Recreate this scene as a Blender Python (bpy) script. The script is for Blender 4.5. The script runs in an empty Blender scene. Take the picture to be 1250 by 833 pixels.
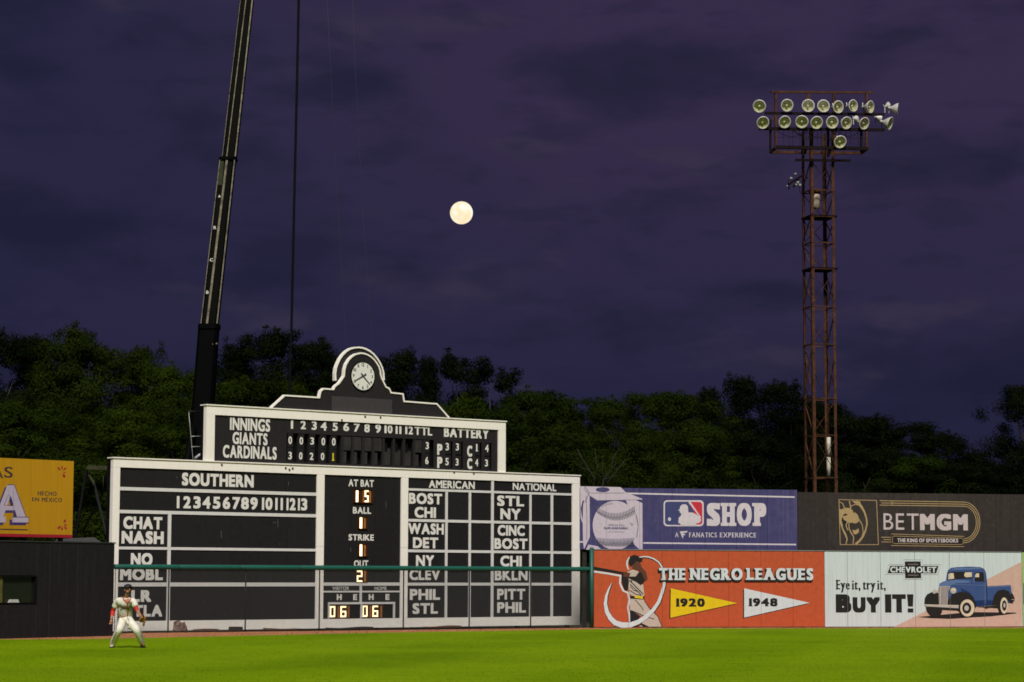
import bpy, bmesh, math, random
import numpy as np
from mathutils import Vector, Matrix
random.seed(7)
SC = bpy.context.scene
COL = SC.collection
PI = math.pi
R = math.radians

# ------------------------------------------------------------------ camera
PW, PH, F = 1250.0, 833.0, 2890.0
CAMZ = 1.83
ROLL = 0.0032
PITCH = math.atan((703.0 - PH / 2) / F)
cam = bpy.data.cameras.new('camera')
cam.sensor_width = 36.0
cam.lens = F / PW * 36.0
cam.clip_start = 0.5
cam.clip_end = 9000
camo = bpy.data.objects.new('camera', cam)
COL.objects.link(camo)
MROT = Matrix.Rotation(PI / 2 + PITCH, 3, 'X') @ Matrix.Rotation(ROLL, 3, 'Z')
camo.matrix_world = Matrix.Translation((0, 0, CAMZ)) @ MROT.to_4x4()
SC.camera = camo
CP = Vector((0, 0, CAMZ))

# ------------------------------------------------------------------ light of the night: purple sky, floodlight direction
SUN_EL, SUN_AZ = 47, 3          # elevation, degrees to the right of straight behind the camera
SUN_STRENGTH = 4.2
sun = bpy.data.lights.new('floodlight_sun', 'SUN')
sun.energy = SUN_STRENGTH
sun.angle = R(14)
sun.color = (1.0, 0.955, 0.88)
suno = bpy.data.objects.new('floodlight_sun', sun)
COL.objects.link(suno)
sd = Vector((math.sin(R(SUN_AZ)) * math.cos(R(SUN_EL)), -math.cos(R(SUN_AZ)) * math.cos(R(SUN_EL)), math.sin(R(SUN_EL))))
suno.rotation_euler = sd.to_track_quat('Z', 'Y').to_euler()
suno.location = sd * 60

world = bpy.data.worlds.new('World')
SC.world = world
world.use_nodes = True
wt = world.node_tree
wt.nodes.clear()
wo = wt.nodes.new('ShaderNodeOutputWorld')
bg = wt.nodes.new('ShaderNodeBackground')
bg.inputs['Strength'].default_value = 1.0
tc = wt.nodes.new('ShaderNodeTexCoord')


def wn(t, **k):
    n = wt.nodes.new(t)
    for a, b in k.items():
        setattr(n, a, b)
    return n


def wl(a, b):
    wt.links.new(a, b)


def wmap(scale, loc=(0, 0, 0)):
    m = wn('ShaderNodeMapping')
    m.inputs['Scale'].default_value = scale
    m.inputs['Location'].default_value = loc
    wl(tc.outputs['Generated'], m.inputs['Vector'])
    return m.outputs['Vector']


def wnoise(vec, scale, detail, rough, dist=0.0):
    n = wn('ShaderNodeTexNoise')
    n.inputs['Scale'].default_value = scale
    n.inputs['Detail'].default_value = detail
    n.inputs['Roughness'].default_value = rough
    n.inputs['Distortion'].default_value = dist
    wl(vec, n.inputs['Vector'])
    return n.outputs['Fac']


def wramp(fac, stops):
    r = wn('ShaderNodeValToRGB')
    r.color_ramp.interpolation = 'EASE'
    e = r.color_ramp.elements
    while len(e) < len(stops):
        e.new(0.5)
    for i, (p, c) in enumerate(stops):
        e[i].position = p
        e[i].color = c if len(c) == 4 else (*c, 1)
    wl(fac, r.inputs['Fac'])
    return r.outputs['Color']


def wmix(fac, a, b):
    m = wn('ShaderNodeMix', data_type='RGBA')
    if isinstance(fac, float):
        m.inputs['Factor'].default_value = fac
    else:
        wl(fac, m.inputs['Factor'])
    for v, s in ((a, m.inputs['A']), (b, m.inputs['B'])):
        if isinstance(v, tuple):
            s.default_value = (*v, 1)
        else:
            wl(v, s)
    return m.outputs['Result']


sep = wn('ShaderNodeSeparateXYZ')
wl(tc.outputs['Generated'], sep.inputs[0])
base = wramp(sep.outputs['Z'], [(0.0, (0.0150, 0.0155, 0.042)), (0.06, (0.0170, 0.0170, 0.047)), (0.12, (0.0275, 0.0215, 0.058)), (0.20, (0.0375, 0.0262, 0.0670)), (0.3, (0.0380, 0.0265, 0.0690)), (1.0, (0.0270, 0.0210, 0.062))])
big = wnoise(wmap((1.0, 1.0, 2.2), (3.1, 0.4, 1.7)), 3.2, 2, 0.45)
side = wramp(big, [(0.32, (0.15, 0.15, 0.15)), (0.55, (1, 1, 1))])
sidex = wn('ShaderNodeMapRange')
sidex.inputs['From Min'].default_value = -0.24
sidex.inputs['From Max'].default_value = 0.02
sidex.inputs['To Min'].default_value = 1.0
sidex.inputs['To Max'].default_value = 0.08
wl(sep.outputs['X'], sidex.inputs['Value'])
sidem = wn('ShaderNodeMath', operation='MULTIPLY')
wl(sidex.outputs[0], sidem.inputs[0])
wl(side, sidem.inputs[1])
sky1 = wmix(sidem.outputs[0], base, (0.0170, 0.0180, 0.049))
cl = wnoise(wmap((1.0, 1.0, 2.5), (0.23, 1.3, 0.55)), 12.0, 5, 0.50, 0.15)
dark = wramp(cl, [(0.46, (0, 0, 0)), (0.68, (0.68, 0.68, 0.68))])
sky2 = wmix(dark, sky1, (0.0105, 0.0120, 0.0330))
cl2 = wnoise(wmap((1.0, 1.0, 3.0), (7.3, 2.2, 4.9)), 14, 6, 0.52, 0.2)
lite = wramp(cl2, [(0.54, (0, 0, 0)), (0.74, (0.6, 0.6, 0.6))])
sky3 = wmix(lite, sky2, (0.0420, 0.0340, 0.0640))
cl3 = wnoise(wmap((1.0, 1.0, 3.2), (5.3, 9.2, 2.4)), 30, 5, 0.55, 0.2)
puff = wramp(cl3, [(0.50, (0, 0, 0)), (0.70, (0.42, 0.42, 0.42))])
sky4 = wmix(puff, sky3, (0.0150, 0.0155, 0.0400))
wl(sky4, bg.inputs['Color'])
wl(bg.outputs[0], wo.inputs[0])

SC.view_settings.view_transform = 'Standard'
SC.view_settings.look = 'None'
SC.view_settings.exposure = 0
SC.view_settings.gamma = 1
SC.cycles.use_denoising = True
SC.cycles.max_bounces = 5
SC.cycles.filter_width = 1.7
SC.cycles.transparent_max_bounces = 12


# ------------------------------------------------------------------ pixel rays -> real points
def ray(px, py):
    return (MROT @ Vector(((px - PW / 2) / F, -(py - PH / 2) / F, -1.0)))


def at_depth(px, py, Y):
    d = ray(px, py)
    return CP + d * (Y / d.y)


def on_ground(px, py, z=0.0):
    d = ray(px, py)
    return CP + d * ((z - CAMZ) / d.z)


# ------------------------------------------------------------------ materials
MATS = {}


def srgb(r, g, b):
    def f(c):
        c /= 255.0
        return c / 12.92 if c < 0.04045 else ((c + 0.055) / 1.055) ** 2.4
    return (f(r), f(g), f(b))


def material(name, col, rough=0.6, metal=0.0, var=0.12, scale=6.0, stretch=(1, 1, 1), bump=0.0, bscale=40.0,
             grime=0.0, grimecol=(0.05, 0.04, 0.03), emis=None, emis_s=0.0, spec=0.4, objrand=0.0, streak=0.0, col2=None, thr=None):
    if name in MATS:
        return MATS[name]
    m = bpy.data.materials.new(name)
    m.use_nodes = True
    t = m.node_tree
    b = t.nodes['Principled BSDF']
    b.inputs['Roughness'].default_value = rough
    b.inputs['Metallic'].default_value = metal
    b.inputs['Specular IOR Level'].default_value = spec
    N = t.nodes.new
    L = t.links.new
    co = N('ShaderNodeTexCoord')
    mp = N('ShaderNodeMapping')
    mp.inputs['Scale'].default_value = stretch
    L(co.outputs['Object'], mp.inputs['Vector'])

    def noise(sc, det=4, ro=0.6, vec=None):
        n = N('ShaderNodeTexNoise')
        n.inputs['Scale'].default_value = sc
        n.inputs['Detail'].default_value = det
        n.inputs['Roughness'].default_value = ro
        L(vec or mp.outputs['Vector'], n.inputs['Vector'])
        return n.outputs['Fac']

    def ramp(f, a, b2, lo=0.0, hi=1.0):
        r = N('ShaderNodeMapRange')
        r.inputs['From Min'].default_value = a
        r.inputs['From Max'].default_value = b2
        r.inputs['To Min'].default_value = lo
        r.inputs['To Max'].default_value = hi
        L(f, r.inputs['Value'])
        return r.outputs['Result']

    def mixc(f, a, c, mode='MIX'):
        x = N('ShaderNodeMix')
        x.data_type = 'RGBA'
        x.blend_type = mode
        if isinstance(f, float):
            x.inputs['Factor'].default_value = f
        else:
            L(f, x.inputs['Factor'])
        for v, s in ((a, x.inputs['A']), (c, x.inputs['B'])):
            if isinstance(v, tuple):
                s.default_value = (*v[:3], 1)
            else:
                L(v, s)
        return x.outputs['Result']

    lo = tuple(c * (1 - var) for c in col)
    hi = tuple(min(1, c * (1 + var)) for c in col)
    cur = mixc(ramp(noise(scale), 0.3, 0.7), lo, hi)
    if col2:
        cur = mixc(ramp(noise(scale * 0.6, 6, 0.7), thr or 0.5, (thr or 0.5) + 0.12), cur, col2)
    if streak > 0:
        ms = N('ShaderNodeMapping')
        ms.inputs['Scale'].default_value = (7.0, 7.0, 0.22)
        L(co.outputs['Object'], ms.inputs['Vector'])
        cur = mixc(ramp(noise(1.6, 5, 0.7, ms.outputs['Vector']), 0.5, 0.78, 0.0, streak), cur, grimecol)
    if grime > 0:
        cur = mixc(ramp(noise(scale * 0.37, 6, 0.72), 0.56, 0.8, 0, grime), cur, grimecol)
    if objrand > 0:
        oi = N('ShaderNodeObjectInfo')
        cur = mixc(ramp(oi.outputs['Random'], 0, 1, 0, objrand), cur, tuple(c * 0.4 for c in col))
    L(cur, b.inputs['Base Color'])
    if bump > 0:
        bp = N('ShaderNodeBump')
        bp.inputs['Strength'].default_value = bump
        bp.inputs['Distance'].default_value = 0.02
        L(noise(bscale, 5, 0.7, co.outputs['Object']), bp.inputs['Height'])
        L(bp.outputs[0], b.inputs['Normal'])
    if emis:
        b.inputs['Emission Color'].default_value = (*emis, 1)
        b.inputs['Emission Strength'].default_value = emis_s
    MATS[name] = m
    return m


M = material
m_white = M('white_board_paint', (0.88, 0.84, 0.78), 0.6, var=0.03, grime=0.12, grimecol=(0.6, 0.54, 0.46), streak=0.12, bump=0.12, spec=0.2)
m_line = M('grey_white_line_paint', (0.66, 0.65, 0.64), 0.6, var=0.05, grime=0.1, grimecol=(0.4, 0.38, 0.36), spec=0.2)
m_letter = M('white_lettering_paint', (0.72, 0.70, 0.67), 0.6, var=0.04, spec=0.2)
m_letter2 = M('aged_lettering_paint', (0.50, 0.49, 0.46), 0.6, var=0.1)
m_yel = M('yellow_digit_paint', (0.65, 0.55, 0.02), 0.5)
m_black = M('black_board_paint', (0.0145, 0.0142, 0.0152), 0.65, spec=0.2, var=0.18, streak=0.35, grimecol=(0.028, 0.027, 0.028), bump=0.1, objrand=0.25)
m_crest = M('crest_black_paint', (0.020, 0.0175, 0.0195), 0.6, spec=0.2, var=0.12, streak=0.2, grimecol=(0.045, 0.042, 0.045))
m_crest2 = M('faded_patch_paint', (0.046, 0.040, 0.044), 0.6, var=0.1)
m_deep = M('dark_recess', (0.006, 0.006, 0.007), 0.9, spec=0.05)
m_plate = M('grey_number_plate', (0.032, 0.031, 0.030), 0.7, spec=.1, var=0.25, scale=3)
m_back = M('raw_timber_back', (0.016, 0.013, 0.010), 0.8, var=0.3)
m_green = M('green_rail_paint', (0.004, 0.085, 0.064), 0.5, var=0.1, spec=0.5, grime=0.2, grimecol=(0.01, 0.06, 0.04))
m_wire = M('galvanised_wire', (0.022, 0.021, 0.020), 0.6)
m_post = M('black_fence_post', (0.012, 0.012, 0.012), 0.5)
m_wall = M('black_padded_wall', (0.0130, 0.0128, 0.0155), 0.65, spec=0.2, var=0.2, streak=0.5, grimecol=(0.034, 0.034, 0.037), bump=0.15, objrand=0.2)
m_red = M('orange_red_wall_paint', (0.44, 0.080, 0.030), 0.6, spec=0.15, var=0.1, streak=0.35, grimecol=(0.27, 0.055, 0.03), bump=0.15)
m_blue = M('blue_shop_paint', (0.052, 0.048, 0.142), 0.6, spec=0.15, var=0.15, streak=0.55, grimecol=(0.15, 0.12, 0.20), objrand=0.15, grime=0.5, scale=4)
m_grey = M('charcoal_billboard_paint', (0.037, 0.029, 0.028), 0.6, spec=0.15, var=0.22, streak=0.3, grimecol=(0.10, 0.085, 0.082), objrand=0.35, grime=0.4)
m_pale = M('pale_wood_board', (0.52, 0.58, 0.61), 0.6, spec=0.2, var=0.05, streak=0.6, grimecol=(0.36, 0.38, 0.35), stretch=(6, 6, 0.3), scale=2.0)
m_yboard = M('yellow_billboard_paint', (0.46, 0.240, 0.010), 0.6, spec=0.15, var=0.08, streak=0.25, grimecol=(0.42, 0.2, 0.02), stretch=(5, 5, 0.3), scale=1.5)
m_limeboard = M('lime_board_paint', (0.28, 0.42, 0.16), 0.6)
m_teal = M('teal_print', (0.02, 0.16, 0.15), 0.6)
m_trim = M('grey_cap_strip', (0.16, 0.17, 0.17), 0.5)


def printm(name, col, **k):
    return M(name, col, 0.6, spec=0.15, var=0.07, streak=0.25, grimecol=tuple(c * 0.65 for c in col), **k)


p_lav = printm('print_lavender_white', (0.50, 0.43, 0.52))
p_shopw = printm('print_shop_white', (0.56, 0.50, 0.56))
p_red = printm('print_logo_red', (0.50, 0.03, 0.05))
p_navy = printm('print_logo_navy', (0.05, 0.055, 0.16))
p_gold = printm('print_gold', (0.37, 0.255, 0.13))
p_mgm = printm('print_pinkish_white', (0.50, 0.42, 0.44))
p_blk = printm('print_black', (0.018, 0.016, 0.016))
p_ice = printm('print_ice_white', (0.56, 0.60, 0.64))
p_yel = printm('print_yellow', (0.66, 0.47, 0.01))
p_brown = printm('print_brown_skin', (0.10, 0.04, 0.025))
p_flannel = printm('print_flannel', (0.46, 0.39, 0.34))
p_pink = printm('print_pink_ground', (0.52, 0.35, 0.29))
p_tblue = printm('print_truck_blue', (0.040, 0.075, 0.210))
p_tblue2 = printm('print_truck_light_blue', (0.10, 0.155, 0.320))
p_tblue3 = printm('print_truck_dark_blue', (0.012, 0.030, 0.11))
p_cream = printm('print_cream', (0.60, 0.50, 0.38))
p_silver = printm('print_silver', (0.42, 0.38, 0.37))
p_grille = printm('print_grille', (0.26, 0.22, 0.215))
p_purple = printm('print_purple', (0.060, 0.040, 0.14))
p_lilac = printm('print_lilac', (0.45, 0.39, 0.50))
p_crimson = printm('print_crimson', (0.33, 0.015, 0.03))
p_dkyel = printm('print_dark_text', (0.05, 0.035, 0.04))
p_stitch = printm('print_stitch_grey', (0.10, 0.10, 0.14))

m_bulb = M('lit_bulb_digit', (0.9, 0.85, 0.7), 0.5, emis=(1.0, 0.76, 0.38), emis_s=1.8)
m_cell = M('orange_lamp_cell', (0.055, 0.014, 0.003), 0.5, var=0.4, scale=14)
m_cellstrip = M('orange_unlit_bulbs', (0.50, 0.20, 0.055), 0.4, var=0.4, scale=22)


# ------------------------------------------------------------------ object helpers
def link(name, me, mat=None, parent=None):
    o = bpy.data.objects.new(name, me)
    COL.objects.link(o)
    if mat is not None and me is not None and not me.materials:
        me.materials.append(mat)
    if parent:
        o.parent = parent
    return o


def obj(name, bm, mat, parent=None, smooth=False):
    me = bpy.data.meshes.new(name)
    if smooth:
        for f in bm.faces:
            f.smooth = True
    bm.to_mesh(me)
    bm.free()
    for mm in (mat if isinstance(mat, (list, tuple)) else [mat]):
        me.materials.append(mm)
    return link(name, me, None, parent)


def thing(name, label, cat, loc=(0, 0, 0), rz=0.0, group=None):
    o = bpy.data.objects.new(name, None)
    COL.objects.link(o)
    o.location = loc
    o.rotation_euler = (0, 0, rz)
    o.empty_display_size = 0.3
    o['label'] = label
    o['category'] = cat
    if group:
        o['group'] = group
    return o


def box(bm, x0, x1, y0, y1, z0, z1, mi=0):
    vs = [bm.verts.new(p) for p in ((x0, y0, z0), (x1, y0, z0), (x1, y1, z0), (x0, y1, z0), (x0, y0, z1), (x1, y0, z1), (x1, y1, z1), (x0, y1, z1))]
    for q in ((0, 1, 5, 4), (1, 2, 6, 5), (2, 3, 7, 6), (3, 0, 4, 7), (4, 5, 6, 7), (3, 2, 1, 0)):
        f = bm.faces.new([vs[i] for i in q])
        f.material_index = mi
    return vs


def tube(bm, pts, rad, n=8, caps=True, smooth=True):
    pts = [Vector(p) for p in pts]
    rs = rad if isinstance(rad, (list, tuple)) else [rad] * len(pts)
    rings = []
    for i, p in enumerate(pts):
        a = pts[max(i - 1, 0)]
        c = pts[min(i + 1, len(pts) - 1)]
        t = (c - a).normalized()
        ref = Vector((0, 0, 1)) if abs(t.z) < 0.9 else Vector((1, 0, 0))
        u = t.cross(ref).normalized()
        v = t.cross(u)
        rings.append([bm.verts.new(p + (u * math.cos(2 * PI * k / n) + v * math.sin(2 * PI * k / n)) * rs[i]) for k in range(n)])
    for i in range(len(rings) - 1):
        for k in range(n):
            f = bm.faces.new((rings[i][k], rings[i][(k + 1) % n], rings[i + 1][(k + 1) % n], rings[i + 1][k]))
            f.smooth = smooth
    if caps:
        bm.faces.new(rings[0][::-1])
        bm.faces.new(rings[-1])


def bar(bm, p, q, w, d=None):
    """square bar"""
    p, q = Vector(p), Vector(q)
    d = d or w
    t = (q - p).normalized()
    ref = Vector((0, 0, 1)) if abs(t.z) < 0.95 else Vector((0, 1, 0))
    u = t.cross(ref).normalized() * (w / 2)
    v = t.cross(u).normalized() * (d / 2)
    a = [bm.verts.new(p + s * u + r * v) for s, r in ((-1, -1), (1, -1), (1, 1), (-1, 1))]
    b = [bm.verts.new(q + s * u + r * v) for s, r in ((-1, -1), (1, -1), (1, 1), (-1, 1))]
    for k in range(4):
        bm.faces.new((a[k], a[(k + 1) % 4], b[(k + 1) % 4], b[k]))
    bm.faces.new(a[::-1])
    bm.faces.new(b)


def lathe(bm, prof, n=20, M4=None, mi=0):
    rings = []
    for r, z in prof:
        ring = []
        for k in range(n):
            a = 2 * PI * k / n
            v = Vector((r * math.cos(a), r * math.sin(a), z))
            ring.append(bm.verts.new(M4 @ v if M4 else v))
        rings.append(ring)
    for i in range(len(rings) - 1):
        for k in range(n):
            f = bm.faces.new((rings[i][k], rings[i][(k + 1) % n], rings[i + 1][(k + 1) % n], rings[i + 1][k]))
            f.smooth = True
            f.material_index = mi
    return rings


def fix(bm):
    bmesh.ops.recalc_face_normals(bm, faces=bm.faces)
    return bm


# ------------------------------------------------------------------ glyphs from the built-in font
GL = {}


def glyph(ch):
    if ch in GL:
        return GL[ch]
    c = bpy.data.curves.new('g', 'FONT')
    c.body = ch
    c.size = 1.0
    c.resolution_u = 4
    o = bpy.data.objects.new('g', c)
    COL.objects.link(o)
    me = bpy.data.meshes.new_from_object(o.evaluated_get(bpy.context.evaluated_depsgraph_get()))
    vs = [(v.co.x, v.co.y) for v in me.vertices]
    fs = [tuple(p.vertices) for p in me.polygons]
    bpy.data.objects.remove(o)
    bpy.data.curves.remove(c)
    bpy.data.meshes.remove(me)
    x0 = min(v[0] for v in vs)
    x1 = max(v[0] for v in vs)
    GL[ch] = ([(a - x0, b) for a, b in vs], fs, x1 - x0)
    return GL[ch]


CAP = 0.0
# slab serif places: (x fraction, 'b'ottom/'t'op, half width)
SLAB = {'A': [(.06, 'b'), (.94, 'b'), (.45, 't')], 'E': [(.08, 'b'), (.08, 't')], 'F': [(.08, 'b'), (.08, 't')], 'H': [(.08, 'b'), (.92, 'b'), (.08, 't'), (.92, 't')],
        'I': [(.5, 'b'), (.5, 't')], 'L': [(.08, 'b'), (.08, 't')], 'M': [(.08, 'b'), (.92, 'b'), (.08, 't'), (.92, 't')], 'N': [(.08, 'b'), (.08, 't'), (.92, 't')],
        'P': [(.12, 'b'), (.08, 't')], 'R': [(.08, 'b'), (.92, 'b'), (.08, 't')], 'T': [(.5, 'b')], 'U': [(.08, 't'), (.92, 't')], 'X': [(.06, 'b'), (.94, 'b'), (.06, 't'), (.94, 't')],
        'B': [(.05, 'b'), (.05, 't')], 'D': [(.05, 'b'), (.05, 't')], 'Y': [(.5, 'b'), (.06, 't'), (.94, 't')], '1': [(.6, 'b')], '4': [(.75, 'b')],
        'i': [(.5, 'b')], 't': [(.45, 'b')], 'r': [(.2, 'b'), (.1, 'x')], 'y': [(.05, 'x'), (.95, 'x')]}


def text_polys(s, weight=0.0, vweight=None, slab=0.0, gap=0.10, space=0.34):
    """list of (verts, faces, layer) in letter units"""
    global CAP
    if not CAP:
        CAP = max(v[1] for v in glyph('H')[0])
    out = []
    x = 0.0
    vw = weight * 0.55 if vweight is None else vweight
    sh = [(0, 0)]
    if weight > 0:
        k = max(2, int(math.ceil(weight / 0.045)))
        sh = [((i / k - 0.5) * weight, 0) for i in range(k + 1)]
        if vw > 0.03:
            n3 = max(1, int(math.ceil(vw / 0.06)))
            sh = [(dx, (j / n3 - 0.5) * vw) for dx, _ in sh for j in range(n3 + 1)]
    for ch in s:
        if ch == ' ':
            x += space
            continue
        vs, fs, w = glyph(ch)
        x += weight / 2
        ky = (CAP - vw) / CAP
        for i, (dx, dy) in enumerate(sh):
            out.append(([(a + x + dx, b * ky + vw / 2 + dy) for a, b in vs], fs, i))
        if slab and ch in SLAB:
            hw = slab * 1.15 + weight / 2
            th = slab * 0.8
            for j, (fx, wh) in enumerate(SLAB[ch]):
                cx = x + fx * w
                if wh == 'b':
                    y0, y1 = 0, th
                elif wh == 't':
                    y0, y1 = CAP - th, CAP
                else:
                    y0, y1 = CAP * 0.68 - th, CAP * 0.68
                xa, xb = cx - hw, cx + hw
                if fx < 0.3:
                    xb = cx + weight
                elif fx > 0.7:
                    xa = cx - weight
                if ch in 'MNAHXYU1':
                    xa, xb = cx - hw, cx + hw
                out.append(([(xa, y0), (xb, y0), (xb, y1), (xa, y1)], [(0, 1, 2, 3)], len(sh) + j))
        x += w + weight / 2 + gap + (slab * 0.5)
    return out


# ------------------------------------------------------------------ upright boards located by two ground points
class Board:
    def __init__(s, name, label, cat, P0, P1):
        s.P0 = Vector((P0[0], P0[1], 0))
        s.P1 = Vector((P1[0], P1[1], 0))
        s.d = (s.P1 - s.P0)
        s.L = s.d.length
        s.d.normalize()
        s.n = Vector((s.d.y, -s.d.x, 0))      # toward the field
        s.rz = math.atan2(s.d.y, s.d.x)
        s.root = thing(name, label, cat, s.P0, s.rz) if name else None
        s.seams = []
        s.gapw = 0.009

    def uv(s, px, py):
        d = ray(px, py)
        k = (s.P0 - CP).dot(s.n) / d.dot(s.n)
        p = CP + d * k
        return ((p - s.P0).dot(s.d), p.z)

    def U(s, px, py=690):
        return s.uv(px, py)[0]

    def V(s, *pts):
        return sum(s.uv(*p)[1] for p in pts) / len(pts)

    def cut(s, bm):
        if not s.seams or not bm.verts:
            return
        x0 = min(v.co.x for v in bm.verts)
        x1 = max(v.co.x for v in bm.verts)
        for u in s.seams:
            if x0 < u < x1:
                h = s.gapw / 2
                for uu in (u - h, u + h):
                    bmesh.ops.bisect_plane(bm, geom=list(bm.verts) + list(bm.edges) + list(bm.faces), plane_co=(uu, 0, 0), plane_no=(1, 0, 0))
                dead = [f for f in bm.faces if abs(f.calc_center_median().x - u) < h]
                bmesh.ops.delete(bm, geom=dead, context='FACES')

    def polys(s, name, plist, mat, parent=None, lay=1, uvmode=False, lift=0.0):
        """plist: list of pixel polygons, painted print"""
        bm = bmesh.new()
        for i, pl in enumerate(plist):
            pts = pl if uvmode else [s.uv(*p) for p in pl]
            y = -lift - 0.003 * lay - 0.0003 * i
            vs = [bm.verts.new((u, y, v)) for u, v in pts]
            f = bm.faces.new(vs)
            f.normal_update()
            if f.normal.y > 0:
                f.normal_flip()
        bmesh.ops.triangulate(bm, faces=bm.faces, ngon_method='EAR_CLIP')
        s.cut(bm)
        return obj(name, bm, mat, parent or s.root)

    def stroke(s, name, lines, mat, parent=None, lay=1, uvmode=False, lift=0.0):
        """lines: list of (points, widths in metres or list)"""
        bm = bmesh.new()
        for i, (pl, w) in enumerate(lines):
            pts = [Vector(p) if uvmode else Vector(s.uv(*p)) for p in pl]
            ws = w if isinstance(w, (list, tuple)) else [w] * len(pts)
            y = -lift - 0.003 * lay - 0.0003 * i
            L_, R_ = [], []
            for k, p in enumerate(pts):
                a = pts[max(k - 1, 0)]
                b = pts[min(k + 1, len(pts) - 1)]
                if (pts[0] - pts[-1]).length < 1e-6 and k in (0, len(pts) - 1):
                    a, b = pts[-2], pts[1]
                t = (b - a).normalized()
                nn = Vector((-t.y, t.x)) * ws[k] / 2
                L_.append(bm.verts.new((p.x + nn.x, y, p.y + nn.y)))
                R_.append(bm.verts.new((p.x - nn.x, y, p.y - nn.y)))
            for k in range(len(pts) - 1):
                try:
                    f = bm.faces.new((R_[k], R_[k + 1], L_[k + 1], L_[k]))
                    f.normal_update()
                    if f.normal.y > 0:
                        f.normal_flip()
                except ValueError:
                    pass
        s.cut(bm)
        return obj(name, bm, mat, parent or s.root)

    def text(s, st, x0, x1, yt, yb, mat, parent=None, lay=1, weight=0.0, slab=0.0, gap=0.10, name='lettering', lift=0.0, space=0.34, slant=0.0, off=(0, 0), grow=0.0, vweight=None):
        """st letters fitted in the pixel box x0..x1 wide and yt..yb high at its middle"""
        P = text_polys(st, weight + grow, vweight if vweight is None else vweight + grow, slab + grow * 0.5 if slab else 0, gap - grow if grow else gap, space)
        xs = [v[0] for p in P for v in p[0]]
        ys = [v[1] for p in P for v in p[0] if True]
        a0, a1 = min(xs), max(xs)
        desc = any(c in 'yjpqg,' for c in st)
        b0, b1 = (0, CAP) if desc else (min(ys), max(ys))
        xm, ym = (x0 + x1) / 2, (yt + yb) / 2
        u0, u1 = s.U(x0, ym), s.U(x1, ym)
        v0, v1 = s.uv(xm, yb)[1], s.uv(xm, yt)[1]
        if grow:
            gu = grow * (u1 - u0) / (a1 - a0) * 0.6
            u0 -= gu
            u1 += gu
            v0 -= gu
            v1 += gu
        bm = bmesh.new()
        for vs, fs, layn in P:
            y = -lift - 0.003 * lay - 0.00015 * layn
            bv = []
            for a, b in vs:
                k = (b - b0) / (b1 - b0)
                u = u0 + (a - a0) / (a1 - a0) * (u1 - u0) + slant * k + off[0]
                bv.append(bm.verts.new((u, y, v0 + k * (v1 - v0) + off[1])))
            for f in fs:
                try:
                    ff = bm.faces.new([bv[i] for i in f])
                except ValueError:
                    continue
                ff.normal_update()
                if ff.normal.y > 0:
                    ff.normal_flip()
        s.cut(bm)
        return obj(name, bm, mat, parent or s.root)

    def slabbox(s, name, u0, u1, v0, v1, y0, y1, mat, parent=None, bevel=0.0):
        bm = bmesh.new()
        box(bm, u0, u1, y0, y1, v0, v1)
        if bevel:
            bmesh.ops.bevel(bm, geom=list(bm.edges), offset=bevel, segments=1, affect='EDGES')
        return obj(name, fix(bm), mat, parent or s.root)

    def world(s, u, y, v):
        return s.P0 + s.d * u - s.n * y + Vector((0, 0, v))


def Z(x0, y0, sc, pts):
    return [(x0 + a / sc, y0 + b / sc) for a, b in pts]


def ell(cx, cy, rx, ry, n=28, a0=0.0, a1=2 * PI):
    return [(cx + rx * math.cos(a0 + (a1 - a0) * k / n), cy + ry * math.sin(a0 + (a1 - a0) * k / n)) for k in range(n + (0 if a1 - a0 > 6.28 else 1))]


# ================================================================== THE SETTING
def sheet(name, pts, z, mat, kind='structure'):
    bm = bmesh.new()
    f = bm.faces.new([bm.verts.new((p[0], p[1], z)) for p in pts])
    f.normal_update()
    if f.normal.z < 0:
        f.normal_flip()
    bmesh.ops.triangulate(bm, faces=bm.faces)
    o = obj(name, bm, mat)
    o['kind'] = kind
    return o


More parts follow.
